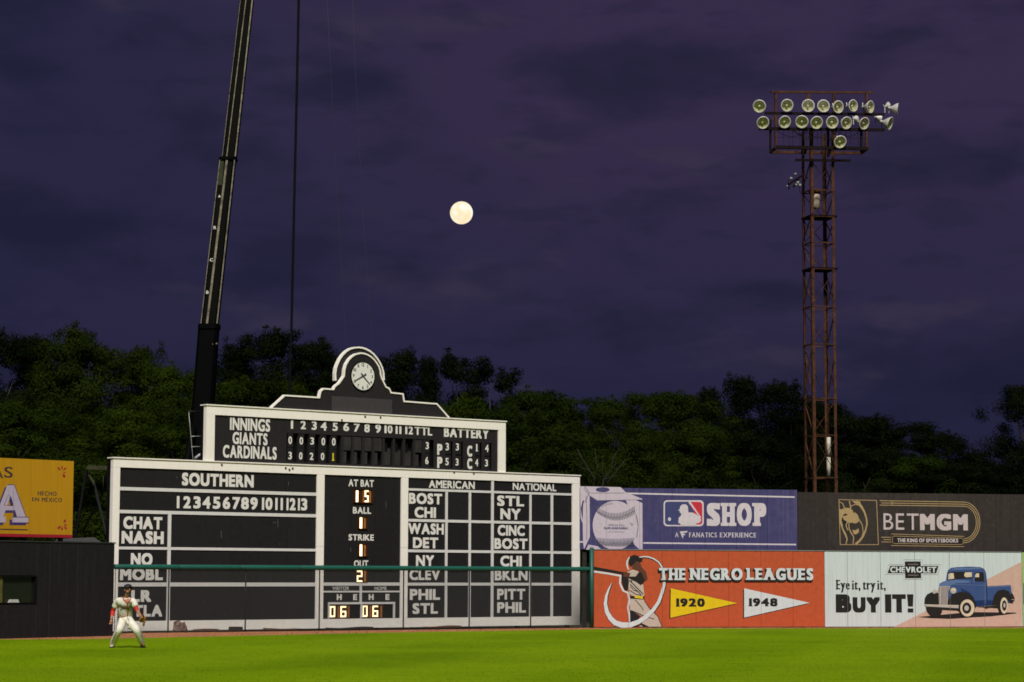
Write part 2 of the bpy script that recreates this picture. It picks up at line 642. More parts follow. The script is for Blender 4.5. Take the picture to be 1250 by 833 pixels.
def grass_material():
    m = bpy.data.materials.new('mown_turf')
    m.use_nodes = True
    t = m.node_tree
    b = t.nodes['Principled BSDF']
    N, L = t.nodes.new, t.links.new
    co = N('ShaderNodeTexCoord')

    def noise(sc, det, ro, st=(1, 1, 1), rot=0.0):
        mp = N('ShaderNodeMapping')
        mp.inputs['Scale'].default_value = st
        mp.inputs['Rotation'].default_value = (0, 0, rot)
        L(co.outputs['Object'], mp.inputs['Vector'])
        n = N('ShaderNodeTexNoise')
        n.inputs['Scale'].default_value = sc
        n.inputs['Detail'].default_value = det
        n.inputs['Roughness'].default_value = ro
        L(mp.outputs[0], n.inputs['Vector'])
        return n.outputs['Fac']

    def rng(f, a, c, lo=0.0, hi=1.0):
        r = N('ShaderNodeMapRange')
        for k, v in zip(('From Min', 'From Max', 'To Min', 'To Max'), (a, c, lo, hi)):
            r.inputs[k].default_value = v
        L(f, r.inputs['Value'])
        return r.outputs['Result']

    def mix(f, a, c):
        x = N('ShaderNodeMix')
        x.data_type = 'RGBA'
        L(f, x.inputs['Factor'])
        for v, s in ((a, x.inputs['A']), (c, x.inputs['B'])):
            if isinstance(v, tuple):
                s.default_value = (*v, 1)
            else:
                L(v, s)
        return x.outputs['Result']
    c = mix(rng(noise(0.16, 3, 0.5), 0.35, 0.65), (0.118, 0.202, 0.0014), (0.165, 0.268, 0.0018))
    # mown stripes
    w = N('ShaderNodeTexWave')
    mp = N('ShaderNodeMapping')
    mp.inputs['Rotation'].default_value = (0, 0, R(12))
    L(co.outputs['Object'], mp.inputs['Vector'])
    L(mp.outputs[0], w.inputs['Vector'])
    w.inputs['Scale'].default_value = 0.045
    w.inputs['Distortion'].default_value = 0.6
    w.inputs['Detail'].default_value = 1
    c = mix(rng(w.outputs['Fac'], 0.30, 0.70, 0, 0.30), c, (0.215, 0.320, 0.006))
    c = mix(rng(noise(1.4, 5, 0.7), 0.45, 0.8, 0, 0.35), c, (0.056, 0.128, 0.0010))
    c = mix(rng(noise(14, 6, 0.8), 0.5, 0.85, 0, 0.55), c, (0.048, 0.095, 0.0006))
    c = mix(rng(noise(9, 6, 0.8, (1, 1, 1), 1.0), 0.6, 0.9, 0, 0.7), c, (0.25, 0.28, 0.02))
    L(c, b.inputs['Base Color'])
    b.inputs['Roughness'].default_value = 0.75
    b.inputs['Specular IOR Level'].default_value = 0.02
    b.inputs['Sheen Weight'].default_value = 0.0
    bp = N('ShaderNodeBump')
    bp.inputs['Strength'].default_value = 0.5
    bp.inputs['Distance'].default_value = 0.03
    L(noise(30, 4, 0.8), bp.inputs['Height'])
    L(bp.outputs[0], b.inputs['Normal'])
    return m


m_turf = grass_material()
m_dirt = M('red_brown_dirt', (0.36, 0.145, 0.062), 0.9, var=0.25, scale=1.3, bump=0.4, grime=0.5, grimecol=(0.22, 0.10, 0.05))
m_earth = M('rough_dark_ground', (0.035, 0.030, 0.016), 0.95, var=0.4, scale=0.4, bump=0.5, col2=(0.02, 0.035, 0.01), thr=0.45)

sheet('ground', [(-2500, -600), (2500, -600), (2500, 4000), (-2500, 4000)], -0.15, m_earth)

# plan of the outfield wall
def plan(px, Y):
    p = at_depth(px, 700, Y)
    return (p.x, p.y)


BW0 = plan(-60, 66.2)
BW1 = plan(139.5, 71.3)
FE0, FE1 = plan(139.5, 74.35), plan(722.5, 84.6)
RW0, RW1 = plan(725.0, 84.6), plan(1247.0, 87.9)
tr_back = [plan(-300, 62.0), plan(-60, 66.35), plan(139.0, 71.5), (FE0[0] - 0.1, FE0[1] + 0.25), (FE1[0], FE1[1] + 0.25), (RW1[0], RW1[1] + 0.1), plan(1700, 91)]
edge_px = [(-300, 781), (0, 781), (100, 780.6), (220, 778.2), (430, 773.4), (600, 770.6), (720, 768.7), (800, 767.7), (1250, 767.0), (1700, 766.8)]
edge = [on_ground(x, y, 0.0) for x, y in edge_px]
# the dirt track has a body: top at 0, its back edge drops to the rough ground
bm = bmesh.new()
top = [bm.verts.new((x, y, 0.0)) for x, y in tr_back]
frn = [bm.verts.new((p.x, p.y - 3.0, 0.0)) for p in edge]
f = bm.faces.new(top + frn[::-1])
f.normal_update()
if f.normal.z < 0:
    f.normal_flip()
low = [bm.verts.new((x, y, -0.2)) for x, y in tr_back]
for i in range(len(top) - 1):
    bm.faces.new((top[i], top[i + 1], low[i + 1], low[i]))
bmesh.ops.triangulate(bm, faces=[f])
o = obj('warning_track', bm, m_dirt)
o['kind'] = 'structure'
# turf with a slightly ragged edge
er = []
for i in range(len(edge) - 1):
    a, b = edge[i], edge[i + 1]
    n = max(2, int((b - a).length / 0.12)) if -20 < a.x < 22 else 2
    for k in range(n):
        p = a.lerp(b, k / n)
        er.append((p.x, p.y + random.uniform(-0.06, 0.06)))
er.append((edge[-1].x, edge[-1].y))
sheet('outfield_grass', [(er[0][0] - 20, -30), (er[0][0] - 20, er[0][1])] + er + [(er[-1][0] + 20, er[-1][1]), (er[-1][0] + 20, -30)], 0.005, m_turf)

# standing blades over the part of the outfield in view, ragged toward the track
rs = np.random.RandomState(4)
NB = 100000
yy = 36.0 + (rs.rand(NB) ** 1.0) * 50.0
xx = (rs.rand(NB) * 2 - 1) * (yy * 0.225)
ex = np.array([p[0] for p in er])
ey = np.array([p[1] for p in er])
lim = np.interp(xx, ex, ey) + rs.rand(NB) * 0.10
ok = yy < lim
xx, yy = xx[ok], yy[ok]
n = len(xx)
hgt = 0.008 + 0.013 * rs.rand(n)
ang = rs.rand(n) * np.pi
wdt = 0.006 + 0.007 * rs.rand(n)
lx, ly = (rs.rand(n) - .5) * .03, (rs.rand(n) - .5) * .03
vv = np.empty((n, 3, 3), dtype=np.float32)
vv[:, 0] = np.stack([xx - np.cos(ang) * wdt, yy - np.sin(ang) * wdt, np.full(n, .004)], 1)
vv[:, 1] = np.stack([xx + np.cos(ang) * wdt, yy + np.sin(ang) * wdt, np.full(n, .004)], 1)
vv[:, 2] = np.stack([xx + lx, yy + ly, hgt], 1)
me = bpy.data.meshes.new('turf_blades')
me.vertices.add(n * 3)
me.vertices.foreach_set('co', vv.reshape(-1))
me.loops.add(n * 3)
me.loops.foreach_set('vertex_index', np.arange(n * 3, dtype=np.int32))
me.polygons.add(n)
me.polygons.foreach_set('loop_start', np.arange(0, n * 3, 3, dtype=np.int32))
me.update(calc_edges=True)
me.materials.append(m_turf)
tb_ = link('turf_blades', me)
tb_['kind'] = 'stuff'
tb_['label'] = 'short mown grass blades covering the outfield'
tb_['category'] = 'grass'
# clods and pebbles on the track
rg = random.Random(31)
V_, F_ = [], []
for k in range(1500):
    x = rg.uniform(-15, 21)
    y1_ = float(np.interp(x, ex, ey))
    yb_ = float(np.interp(x, [p[0] for p in tr_back], [p[1] for p in tr_back]))
    y = y1_ + (yb_ - y1_) * rg.uniform(.05, .97)
    s_ = rg.uniform(.008, .035)
    i0 = len(V_)
    a = rg.uniform(0, 6.28)
    V_ += [(x + s_ * math.cos(a + t), y + s_ * math.sin(a + t), 0.0) for t in (0, 2.1, 4.2)] + [(x, y, s_ * rg.uniform(.5, .9))]
    F_ += [(i0, i0 + 1, i0 + 3), (i0 + 1, i0 + 2, i0 + 3), (i0 + 2, i0, i0 + 3)]
me = bpy.data.meshes.new('dirt_clods')
me.from_pydata(V_, [], F_)
me.materials.append(M('dark_clod', (0.17, 0.075, 0.04), .9, var=.4))
dc_ = link('dirt_clods', me)
dc_['kind'] = 'stuff'
dc_['label'] = 'small clods and pebbles scattered along the dirt track'
dc_['category'] = 'pebbles'

# ================================================================== BLACK OUTFIELD WALL (left)
H = 2.75
W = Board('outfield_wall', 'black padded outfield wall with a window at its left end', 'wall', BW0, BW1)
uw0, uw1 = W.U(44.4, 720), W.U(60)
vt, vb = W.V((20, 703)), W.V((20, 737))
cuts = [-0.2, W.U(-12), uw0, W.U(60, 720), W.U(95), W.L]
W.slabbox('panel', cuts[0], cuts[1] - .008, 0, H, 0, .14, m_wall, bevel=.012)
W.slabbox('panel', cuts[1], uw0 - .004, 0, vb, 0, .14, m_wall, bevel=.01)
W.slabbox('panel', cuts[1], uw0 - .004, vt, H, 0, .14, m_wall, bevel=.01)
W.slabbox('panel', uw0, cuts[3] - .006, 0, H, 0.003, .14, m_wall, bevel=.01)
W.slabbox('panel', cuts[3], cuts[4] - .006, 0, H, -.003, .14, m_wall, bevel=.012)
W.slabbox('panel', cuts[4], cuts[5], 0, H, 0, .14, m_wall, bevel=.012)
W.slabbox('wall_cap', -.2, W.L + .02, H + .002, H + .04, -.02, .18, M('wall_cap_vinyl', (0.03, 0.03, 0.033), 0.5, var=0.2))
bm = bmesh.new()
for a, b, c, d in ((cuts[1], uw0, vt - .03, vt), (cuts[1], uw0, vb, vb + .03), (uw0 - .035, uw0 - .002, vb + .03, vt - .03)):
    box(bm, a, b, -.02, .1, c, d)
wf = obj('window_frame', fix(bm), m_deep, W.root)
m_glass = M('dark_window_glass', (0.012, 0.016, 0.010), 0.12, spec=0.6)
W.slabbox('window_pane', cuts[1] + .01, uw0 - .04, vb + .03, vt - .03, .08, .09, m_glass)
W.slabbox('window_post', W.U(-2, 720), W.U(4, 720), vb + .03, vt - .03, .03, .07, M('olive_wood', (0.09, 0.08, 0.02), 0.7, var=.3))
bm = bmesh.new()
ua, ub = W.U(10.5, 735), W.U(23.4, 735)
v0 = vb + .032
for k in range(4):
    box(bm, ua + .02 * k, ub - .012 * k, 0.0, .05, v0 + .022 * k, v0 + .022 * k + .018)
pp = obj('paper_stack', fix(bm), M('white_paper', (0.6, 0.6, 0.58), 0.7))
pp.location = W.P0
pp.rotation_euler = (0, 0, W.rz)
pp['label'] = 'small stack of white papers on the ledge of the wall window'
pp['category'] = 'papers'

# dark shed roof seen just above the wall
bm = bmesh.new()
a = at_depth(60, 663, 76)
b = at_depth(132, 664, 78)
c0 = at_depth(104, 655.5, 79)
pts = [(a.x, a.y, 2.2), (b.x, b.y, 2.2), (b.x, b.y, 2.72), (c0.x + .3, c0.y, 3.06), (c0.x - .9, c0.y - .2, 3.0), (a.x, a.y, 2.70)]
fr = [bm.verts.new(p) for p in pts]
bk = [bm.verts.new((p[0] - .3, p[1] + 1.6, p[2])) for p in pts]
bm.faces.new(fr)
bm.faces.new(bk[::-1])
for k in range(6):
    bm.faces.new((fr[k], fr[(k + 1) % 6], bk[(k + 1) % 6], bk[k]))
o = obj('storage_shed', fix(bm), M('dull_grey_sheeting', (0.045, 0.045, 0.045), 0.7, var=.2))
o['label'] = 'low grey hump of a shed roof just above the black wall'
o['category'] = 'shed'

# ================================================================== YELLOW BILLBOARD
YB = Board('billboard', 'yellow billboard with a giant lilac letter and red leaf bursts on posts', 'billboard', plan(-170, 68.5), plan(87.2, 74.0))
yt = YB.V((87, 563.1), (0, 559))
yb = YB.V((87, 656.1), (0, 655.8))
us = [-0.0] + [YB.U(x, 600) for x in (-120, -52, 16.5, 37.7)] + [YB.L]
YB.seams = us[1:-1]
YB.gapw = 0.01
for i in range(len(us) - 1):
    YB.slabbox('panel', us[i] + (.005 if i else 0), us[i + 1] - (.005 if i < len(us) - 2 else 0), yb + .09, yt, 0, .03, m_yboard)
YB.slabbox('red_edge_strip', 0, YB.L, yb, yb + .086, -.01, .04, p_crimson)
YB.slabbox('backing', 0.02, YB.L - .02, yb + .1, yt - .02, .035, .07, m_back)
for k in range(6):
    u = .35 + k * (YB.L - .7) / 5
    YB.slabbox('post', u - .06, u + .06, -.15, yt - .1, .08, .2, m_back)


def zy(p):
    return Z(0, 550, 7.242, p)


YB.text('A', -10, 4, 570.2, 583.4, p_dkyel, weight=.03, slab=.05, gap=.05)
YB.text('S', 5, 15.6, 570, 583.3, p_dkyel, weight=.03, slab=0)
YB.text('HECHO', 46, 69, 600.0, 605.3, p_dkyel, weight=.05, slab=.03, gap=.12)
YB.text('EN', 39.1, 47.6, 607.4, 612.0, p_dkyel, weight=.05, slab=.03)
YB.text('MÉXICO', 51, 75.7, 606.6, 612.9, p_dkyel, weight=.05, slab=.03, gap=.12)
Ash = [zy(p) for p in ([(65, 303), (125, 303), (232, 592), (150, 592), (95, 400), (60, 380)],
                        [(65, 303), (95, 400), (25, 592), (-45, 592)],
                        [(25, 492), (140, 492), (148, 530), (12, 530)],
                        [(-80, 585), (50, 585), (50, 638), (-80, 638)],
                        [(105, 590), (250, 590), (250, 640), (105, 638)])]
sho = [[(x - 3.0, y + 3.0) for x, y in pl] for pl in Ash]
YB.polys('letter_shadow', sho, p_purple, lay=1)
YB.polys('giant_letter', Ash, p_lilac, lay=2)
YB.stroke('letter_outline', [(zy([(65, 303), (125, 303), (232, 592)]), .022), (zy([(105, 590), (254, 590), (254, 641), (105, 639), (105, 590)]), .02), (zy([(35, 484), (75, 385), (108, 484), (35, 484)]), .018)], p_purple, lay=3)
YB.stroke('small_print', [(zy([(0, 697), (245, 702)]), .035)], p_dkyel, lay=1)
bl = []
for (cx, cy, arms) in ((548, 188, [(-40, -38, 12), (-2, -52, 10), (36, -35, 12), (30, 10, 8), (24, 52, 17)]), (552, 655, [(-44, 38, 16), (-6, 50, 12), (36, 42, 12), (38, 5, 9), (28, -44, 14)])):
    for ax, ay, w in arms:
        L_ = math.hypot(ax, ay)
        nx, ny = -ay / L_ * w * .75, ax / L_ * w * .75
        s0 = .28
        bl.append(zy([(cx + ax * s0, cy + ay * s0), (cx + ax * .75 + nx, cy + ay * .75 + ny), (cx + ax * 1.05, cy + ay * 1.05), (cx + ax * .75 - nx, cy + ay * .75 - ny)]))
YB.polys('leaf_burst', bl, p_crimson, lay=1)

# ================================================================== MAIN SCOREBOARD
SB = Board('scoreboard', 'big hand-operated black scoreboard in white frames with a clock crest on top', 'scoreboard', plan(134.8, 76.3), plan(706.8, 88.9))
S = SB
U_ = lambda x, y=650: SB.U(x, y)
vT = S.V((134.8, 559.4), (706.7, 579.6))
vB = max(-0.02, S.V((210, 770.8), (707, 762.0)))
FR = -0.05          # frame stands proud of the panels
xcols = [(145.0, 385.5), (394.4, 488.6), (497.0, 697.8)]
uL0, uL1 = U_(144.3), U_(385.5)
uM0, uM1 = U_(394.5), U_(488.6)
uR0, uR1 = U_(497.0), U_(697.8)
vPt = S.V((145.7, 571.7), (385.7, 578.9), (488.6, 583.2), (697.8, 589.4))
vPb = S.V((370, 757.2), (400, 756.2), (497, 753.8), (697.8, 751.8))
# outer frame boards, in lengths with butt joints
def frame_run(u0, u1, v0, v1, n, horiz=True, mat=None, y0=FR, y1=.12):
    for k in range(n):
        if horiz:
            a, b = u0 + (u1 - u0) * k / n, u0 + (u1 - u0) * (k + 1) / n
            S.slabbox('frame_board', a + .003, b - .003, v0, v1, y0 - .002 * (k % 2), y1, mat or m_white)
        else:
            a, b = v0 + (v1 - v0) * k / n, v0 + (v1 - v0) * (k + 1) / n
            S.slabbox('frame_board', u0, u1, a + .003, b - .003, y0 - .002 * (k % 2), y1, mat or m_white)


frame_run(0, S.L, vPt, vT - .03, 8)
frame_run(0, uL0, vPb, vPt - .002, 2, False)
frame_run(uL1, uM0, vPb, vPt - .002, 2, False)
frame_run(uM1, uR0, vPb, vPt - .002, 2, False)
frame_run(uR1, S.L, vPb, vPt - .002, 2, False)
frame_run(0, S.L, vB, vPb - .002, 9)
S.slabbox('frame_cap', -.03, S.L + .03, vT - .027, vT + .01, FR - .035, .3, m_white)
S.slabbox('backing', .02, S.L - .02, .1, vT - .05, .13, .16, m_back)
S.slabbox('end_wall', 0.0, .05, .1, vT - .06, .121, .30, m_deep)
S.slabbox('end_wall', S.L - .05, S.L, .1, vT - .06, .121, .30, m_deep)
for k in range(9):
    u = .4 + k * (S.L - .8) / 8
    S.slabbox('post', u - .07, u + .07, -.15, 5.0, .17, .30, m_back)
    bm = bmesh.new()
    bar(bm, (u, .3, 4.2), (u, 2.4, -.1), .09)
    obj('rear_brace', bm, m_back, S.root)


def vline(ytl, ytr, xl, xr):
    return S.V((xl, ytl), (xr, ytr))


def cell(u0, u1, v0, v1, texts=(), split=True):
    """a black panel between dividers; texts: (string, x0, x1, ytop, ybot, weight, slab)"""
    n = max(1, int(round((u1 - u0) / 1.22))) if split else 1
    first = None
    for k in range(n):
        a, b = u0 + (u1 - u0) * k / n, u0 + (u1 - u0) * (k + 1) / n
        o = S.slabbox('panel', a + .003, b - .003, v0, v1, -.002 * ((k + int(v0 * 7)) % 2), .04, m_black)
        first = first or o
    for st, x0, x1, a, b, w, mt in texts:
        S.text(st, x0, x1, a, b, mt, parent=first, lay=2, weight=w, gap=.06, vweight=w * .8)
    return first


def hdiv(u0, u1, v0, v1):
    S.slabbox('divider', u0, u1, v0, v1, -.03, .05, m_line)


def vdiv(u0, u1, v0, v1):
    S.slabbox('divider', u0, u1, v0, v1, -.034, .05, m_line)


WT = .105
# left block rows: (top v, bottom v)
r1 = (vPt, S.V((145, 595.4), (385.5, 600.7)))
r2 = (S.V((145, 599.6), (385.5, 604.8)), S.V((145, 623.3), (385.5, 627.1)))
r3 = (S.V((145, 626.9), (208, 628.3), (385.4, 631.4)), S.V((145, 667.7), (208, 668.4), (385.4, 669.6)))
r4 = (S.V((145, 671.2), (385.4, 673.1)), S.V((145, 711.0), (385.4, 711.5)))
r5 = (S.V((208, 716.3), (385.4, 716.0)), vPb)
ux0, ux1 = U_(204.5), U_(208.3)
cell(uL0, uL1, *r1[::-1], texts=[('SOUTHERN', 222, 309.6, 578.6, 594.2, .10, m_letter)])
nums = [('I', 399, 412), ('2', 432, 470), ('3', 483, 520), ('4', 530, 570), ('5', 582, 620), ('6', 633, 670), ('7', 682, 720), ('8', 726, 765), ('9', 773, 810), ('I', 832, 843), ('0', 850, 885), ('I', 900, 911), ('I', 927, 938), ('I', 957, 967), ('2', 973, 1003), ('I', 1015, 1025), ('3', 1031, 1062)]
tx = []
for ch, a, b in nums:
    ym = 480 + (555 + (a - 400) * 0.0185) / 4.1667
    tx.append((ch, 120 + a / 4.1667, 120 + b / 4.1667, ym - 7.4, ym + 7.4, 0.08 if ch != 'I' else .10, m_letter))
cell(uL0, uL1, *r2[::-1], texts=tx)
cell(uL0, ux0, *r3[::-1], texts=[('CHAT', 150.5, 198, 630.9, 646.3, WT, m_letter), ('NASH', 148.3, 199.7, 648.6, 664.2, WT, m_letter)], split=False)
cell(uL0, ux0, *r4[::-1], texts=[('NO', 159.6, 186, 675.3, 690.6, WT, m_letter), ('MOBL', 146.4, 198.7, 694, 708.6, WT, m_letter)], split=False)
cell(uL0, ux0, *r5[::-1], texts=[('LR', 160, 184.6, 720.6, 735, WT, m_letter), ('ATLA', 148.5, 197.8, 738.8, 753, WT, m_letter)], split=False)
for rr in (r3, r4, r5):
    cell(ux1, uL1, rr[1], rr[0])
for a, b in ((r1, r2), (r2, r3), (r3, r4), (r4, r5)):
    hdiv(uL0, uL1, b[0] + .002, a[1] - .002)
for rr in (r3, r4, r5):
    vdiv(ux0 + .002, ux1 - .002, rr[1], rr[0])

# middle block
vm1 = S.V((394.6, 711.2), (488.6, 711.2))
vm2 = S.V((394.6, 715.4), (488.6, 715.0))
vm3 = S.V((394.6, 721.4), (488.6, 721.2))
vm4 = S.V((394.6, 723.6), (488.6, 723.2))
pm = cell(uM0, uM1, vm1, vPt, texts=[('AT BAT', 425.4, 456.2, 585.8, 594.3, .07, m_letter), ('BALL', 430.7, 452.8, 619.3, 627.3, .07, m_letter), ('STRIKE', 425.4, 456.2, 652.4, 660.1, .07, m_letter), ('OUT', 432, 449.4, 684.2, 692.4, .07, m_letter)])
um0, um1 = U_(439.5), U_(441.9)
cell(uM0, um0, vm3, vm2, texts=[('VISITOR', 405.5, 426.3, 716.2, 720.6, .05, m_letter2)], split=False)
cell(um1, uM1, vm3, vm2, texts=[('HOME', 457.2, 472, 716.1, 720.5, .05, m_letter2)], split=False)
cell(uM0, um0, vPb, vm4, texts=[('H', 411, 417, 725.5, 732.7, .12, m_letter), ('E', 431, 435.8, 725.5, 732.7, .12, m_letter)], split=False)
cell(um1, uM1, vPb, vm4, texts=[('H', 449.9, 456, 725.4, 732.5, .12, m_letter), ('E', 470.4, 475.3, 725.4, 732.5, .12, m_letter)], split=False)
hdiv(uM0, uM1, vm2 + .002, vm1 - .002)
hdiv(uM0, uM1, vm4 + .002, vm3 - .002)
vbx = S.V((420, 735.3), (470, 735.1))
vdiv(um0 + .002, um1 - .002, vbx, vm2)

SEG = {'0': 'abcdef', '1': 'bc', '2': 'abged', '5': 'afgcd', '6': 'afgedc'}


def lamp_digit(ch, x0, x1, yt, yb, parent, y=-.012):
    u0, u1 = U_(x0, (yt + yb) / 2), U_(x1, (yt + yb) / 2)
    xm = (x0 + x1) / 2
    v1, v0 = S.uv(xm, yt)[1], S.uv(xm, yb)[1]
    w = (u1 - u0)
    t = .055
    if ch == '1':
        segs = [(u0, u1, v0, v1)]
    else:
        vm = (v0 + v1) / 2
        D = {'a': (u0, u1, v1 - t, v1), 'd': (u0, u1, v0, v0 + t), 'g': (u0, u1, vm - t / 2, vm + t / 2),
             'f': (u0, u0 + t, vm, v1), 'b': (u1 - t, u1, vm, v1), 'e': (u0, u0 + t, v0, vm), 'c': (u1 - t, u1, v0, vm)}
        segs = [D[c] for c in SEG[ch]]
    bm = bmesh.new()
    for i, (a, b, c, d) in enumerate(segs):
        box(bm, a, b, y - .004 - .0006 * i, y, c, d)
    o = obj('lit_digit', bm, m_bulb, parent)
    return o


def lamp_cell(x0, x1, yt, yb, strips, parent=None, depth=.03):
    ym = (yt + yb) / 2
    u0, u1 = U_(x0, ym), U_(x1, ym)
    xm = (x0 + x1) / 2
    v1, v0 = S.uv(xm, yt)[1], S.uv(xm, yb)[1]
    bm = bmesh.new()
    box(bm, u0, u1, -.012, -.004, v0, v1)
    for a, b, c, d in ((u0, u0 + .012, v0, v1), (u1 - .012, u1, v0, v1)):
        box(bm, a, b, -.05, -.0125, c, d)
    box(bm, u0 + .013, u1 - .013, -.05, -.0125, v0, v0 + .012)
    box(bm, u0 + .013, u1 - .013, -.05, -.0125, v1 - .012, v1)
    o = obj('lamp_cell', fix(bm), m_cell, parent or S.root)
    for sx0, sx1 in strips:
        a, b = U_(sx0, ym), U_(sx1, ym)
        bm = bmesh.new()
        n = 7
        for k in range(n):
            z0 = v0 + .03 + (v1 - v0 - .06) * k / n
            box(bm, a, b, -.02, -.0125, z0, z0 + (v1 - v0 - .06) / n * .7)
        obj('unlit_bulbs', fix(bm), m_cellstrip, o)
    return o


c = lamp_cell(431, 454.4, 597.6, 614.4, [(442.6, 444), (450.3, 452.4)])
lamp_digit('1', 434.2, 437.0, 599, 613, c, -.013)
lamp_digit('5', 444.9, 449.6, 598.8, 613.2, c, -.013)
c = lamp_cell(436.6, 447.6, 630.8, 646, [(443.8, 446)])
lamp_digit('1', 438.8, 441.8, 631.8, 645.2, c, -.013)
c = lamp_cell(436.6, 447.6, 663.8, 679.8, [(443.8, 446)])
lamp_digit('1', 438.8, 441.8, 664.8, 679, c, -.013)
c = lamp_cell(433.8, 447.6, 695.4, 711.2, [(444, 446.4)])
lamp_digit('2', 435.4, 442, 696.6, 710.6, c, -.013)
# the H/E window box
ub0, ub1 = U_(400.2, 745), U_(481.2, 745)
vb1 = S.V((420, 735.3), (470, 735.1))
vb0 = vb1 - .07
S.slabbox('window_trim', ub0, ub1, vb0, vb1, -.055, .02, m_line)
S.slabbox('window_trim', ub0, ub0 + .03, vPb + .01, vb0 - .002, -.055, .02, m_line)
S.slabbox('window_trim', ub1 - .06, ub1, vPb + .01, vb0 - .002, -.055, .02, m_line)
S.slabbox('window_trim', U_(439.7, 745), U_(441.3, 745), vPb + .01, vb0 - .002, -.055, .02, m_line)
S.slabbox('dark_window', U_(426.8, 745), U_(439.5, 745), vPb + .01, vb0 - .004, -.008, .01, m_deep)
S.slabbox('dark_window', U_(466.6, 745), U_(478.6, 745), vPb + .01, vb0 - .004, -.008, .01, m_deep)
c = lamp_cell(401.2, 426.6, 738.6, 755.0, [(412, 413.8), (424.3, 426)])
lamp_digit('0', 402.3, 408.8, 740, 753.6, c, -.013)
lamp_digit('6', 415.3, 422.3, 740, 753.6, c, -.013)
c = lamp_cell(441.4, 466.4, 738.3, 754.8, [(451, 453), (463.9, 465.9)])
lamp_digit('0', 442, 448.3, 739.4, 753.2, c, -.013)
lamp_digit('6', 454.4, 461.2, 739.4, 753.2, c, -.013)

# right block
h0 = S.V((497, 596.4), (599, 600.2))
h0b = S.V((602, 600.9), (697, 602.4))
vh = S.V((497, 596.4), (697.8, 602.2))
rA = (S.V((497, 600), (697.8, 604.4)), S.V((497, 634.2), (697.8, 637.3)))
rB = (S.V((497, 637.8), (697.8, 640.4)), S.V((497, 671.4), (697.8, 672.8)))
rC = (S.V((497, 675), (697.8, 675.8)), S.V((497, 711.5), (697.8, 711.5)))
rD = (S.V((497, 715.1), (697.8, 715.1)), vPb)
ua, ub = U_(599.2), U_(602)
cell(uR0, ua, vh, vPt, texts=[('AMERICAN', 523.4, 579.4, 587.0, 596.6, .06, m_letter)])
cell(ub, uR1, vh, vPt, texts=[('NATIONAL', 625.8, 679, 590.2, 599.2, .06, m_letter)])
cols = [(497.0, 543.2), (545.8, 571.8), (574.3, 599.2), (602, 646), (648.2, 672), (674.6, 697.8)]
names = [
    [(('BOST', 499, 539.6, 602.3, 615.7), ('CHI', 506, 532, 619.2, 632.4)), (('STL', 606.8, 639.6, 605.4, 618.2), ('NY', 610.7, 635.4, 621.1, 634.4))],
    [(('WASH', 498.2, 541.6, 639, 652.6), ('DET', 504, 534.8, 656.3, 669.4)), (('CINC', 607.4, 640.4, 641.3, 654.3), ('BOST', 603.4, 643.8, 657.4, 670.6))],
    [(('NY', 507.7, 529.8, 678, 691.2), ('CLEV', 499.8, 536.8, 695.2, 708.4)), (('CHI', 610.7, 636.8, 678.6, 691.8), ('BKLN', 603.8, 643.8, 695.6, 708.7))],
    [(('PHIL', 500.2, 537, 719.3, 732.5), ('STL', 503.5, 534.3, 736.4, 749.6)), (('PITT', 606.8, 641, 719, 732.2), ('PHIL', 606.8, 641.8, 735.3, 748.2))]]
for ri, rr in enumerate((rA, rB, rC, rD)):
    for ci, (a, b) in enumerate(cols):
        tt = []
        if ci in (0, 3):
            tt = [(*q, WT - .02, m_letter) for q in names[ri][ci // 3]]
        cell(U_(a), U_(b), rr[1], rr[0], texts=tt, split=False)
    for ci in range(5):
        if ci == 2:
            continue
        vdiv(U_(cols[ci][1]) + .001, U_(cols[ci + 1][0]) - .001, rr[1], rr[0])
prev = vh
for rr in (rA, rB, rC, rD):
    hdiv(uR0, ua - .001, rr[0] + .002, prev - .002)
    hdiv(ub + .001, uR1, rr[0] + .002, prev - .002)
    prev = rr[1]
S.slabbox('divider', ua + .001, ub - .001, vPb, vPt, -.036, .05, m_line)

# upper line score box
u10, u11 = S.U(250.6, 530), S.U(616.3, 545)
ui0, ui1 = S.U(261.1, 530), S.U(607.4, 550)
v1t = S.V((250.6, 494.5), (616.3, 514.0))
vi1 = S.V((261.1, 507.3), (607.4, 524.4))
vi0 = S.V((261.1, 564.4), (607.4, 575.4))
vlo = vT + .012
for k in range(6):
    a, b = u10 + (u11 - u10) * k / 6, u10 + (u11 - u10) * (k + 1) / 6
    S.slabbox('frame_board', a + .003, b - .003, vi1, v1t - .03, FR - .002 * (k % 2), .12, m_white)
S.slabbox('frame_cap', u10 - .03, u11 + .03, v1t - .027, v1t + .01, FR - .035, .3, m_white)
S.slabbox('frame_board', u10, ui0, vlo, vi1 - .002, FR, .12, m_white)
S.slabbox('frame_board', ui1, u11, vlo, vi1 - .002, FR, .12, m_white)
if vi0 > vlo:
    S.slabbox('frame_board', ui0 + .002, ui1 - .002, vlo, vi0 - .002, FR, .12, m_white)
vi0 = max(vi0, vlo)
S.slabbox('upper_backing', u10 + .02, u11 - .02, vlo, v1t - .05, .25, .29, m_deep)
S.slabbox('end_wall', u10, u10 + .04, vlo, v1t - .06, .121, .30, m_deep)
S.slabbox('end_wall', u11 - .04, u11, vlo, v1t - .06, .121, .30, m_deep)
usl0 = S.U(351.2, 545)
usl1 = S.U(529.6, 555)
S.slabbox('panel', ui0, usl0 - .05, vi0, vi1, 0, .04, m_crest)
px_ = [('INNINGS', 280.6, 329.6, 510.9, 526.3), ('GIANTS', 283.8, 326.4, 528.3, 543.1), ('CARDINALS', 272, 337.6, 544.6, 560.1)]
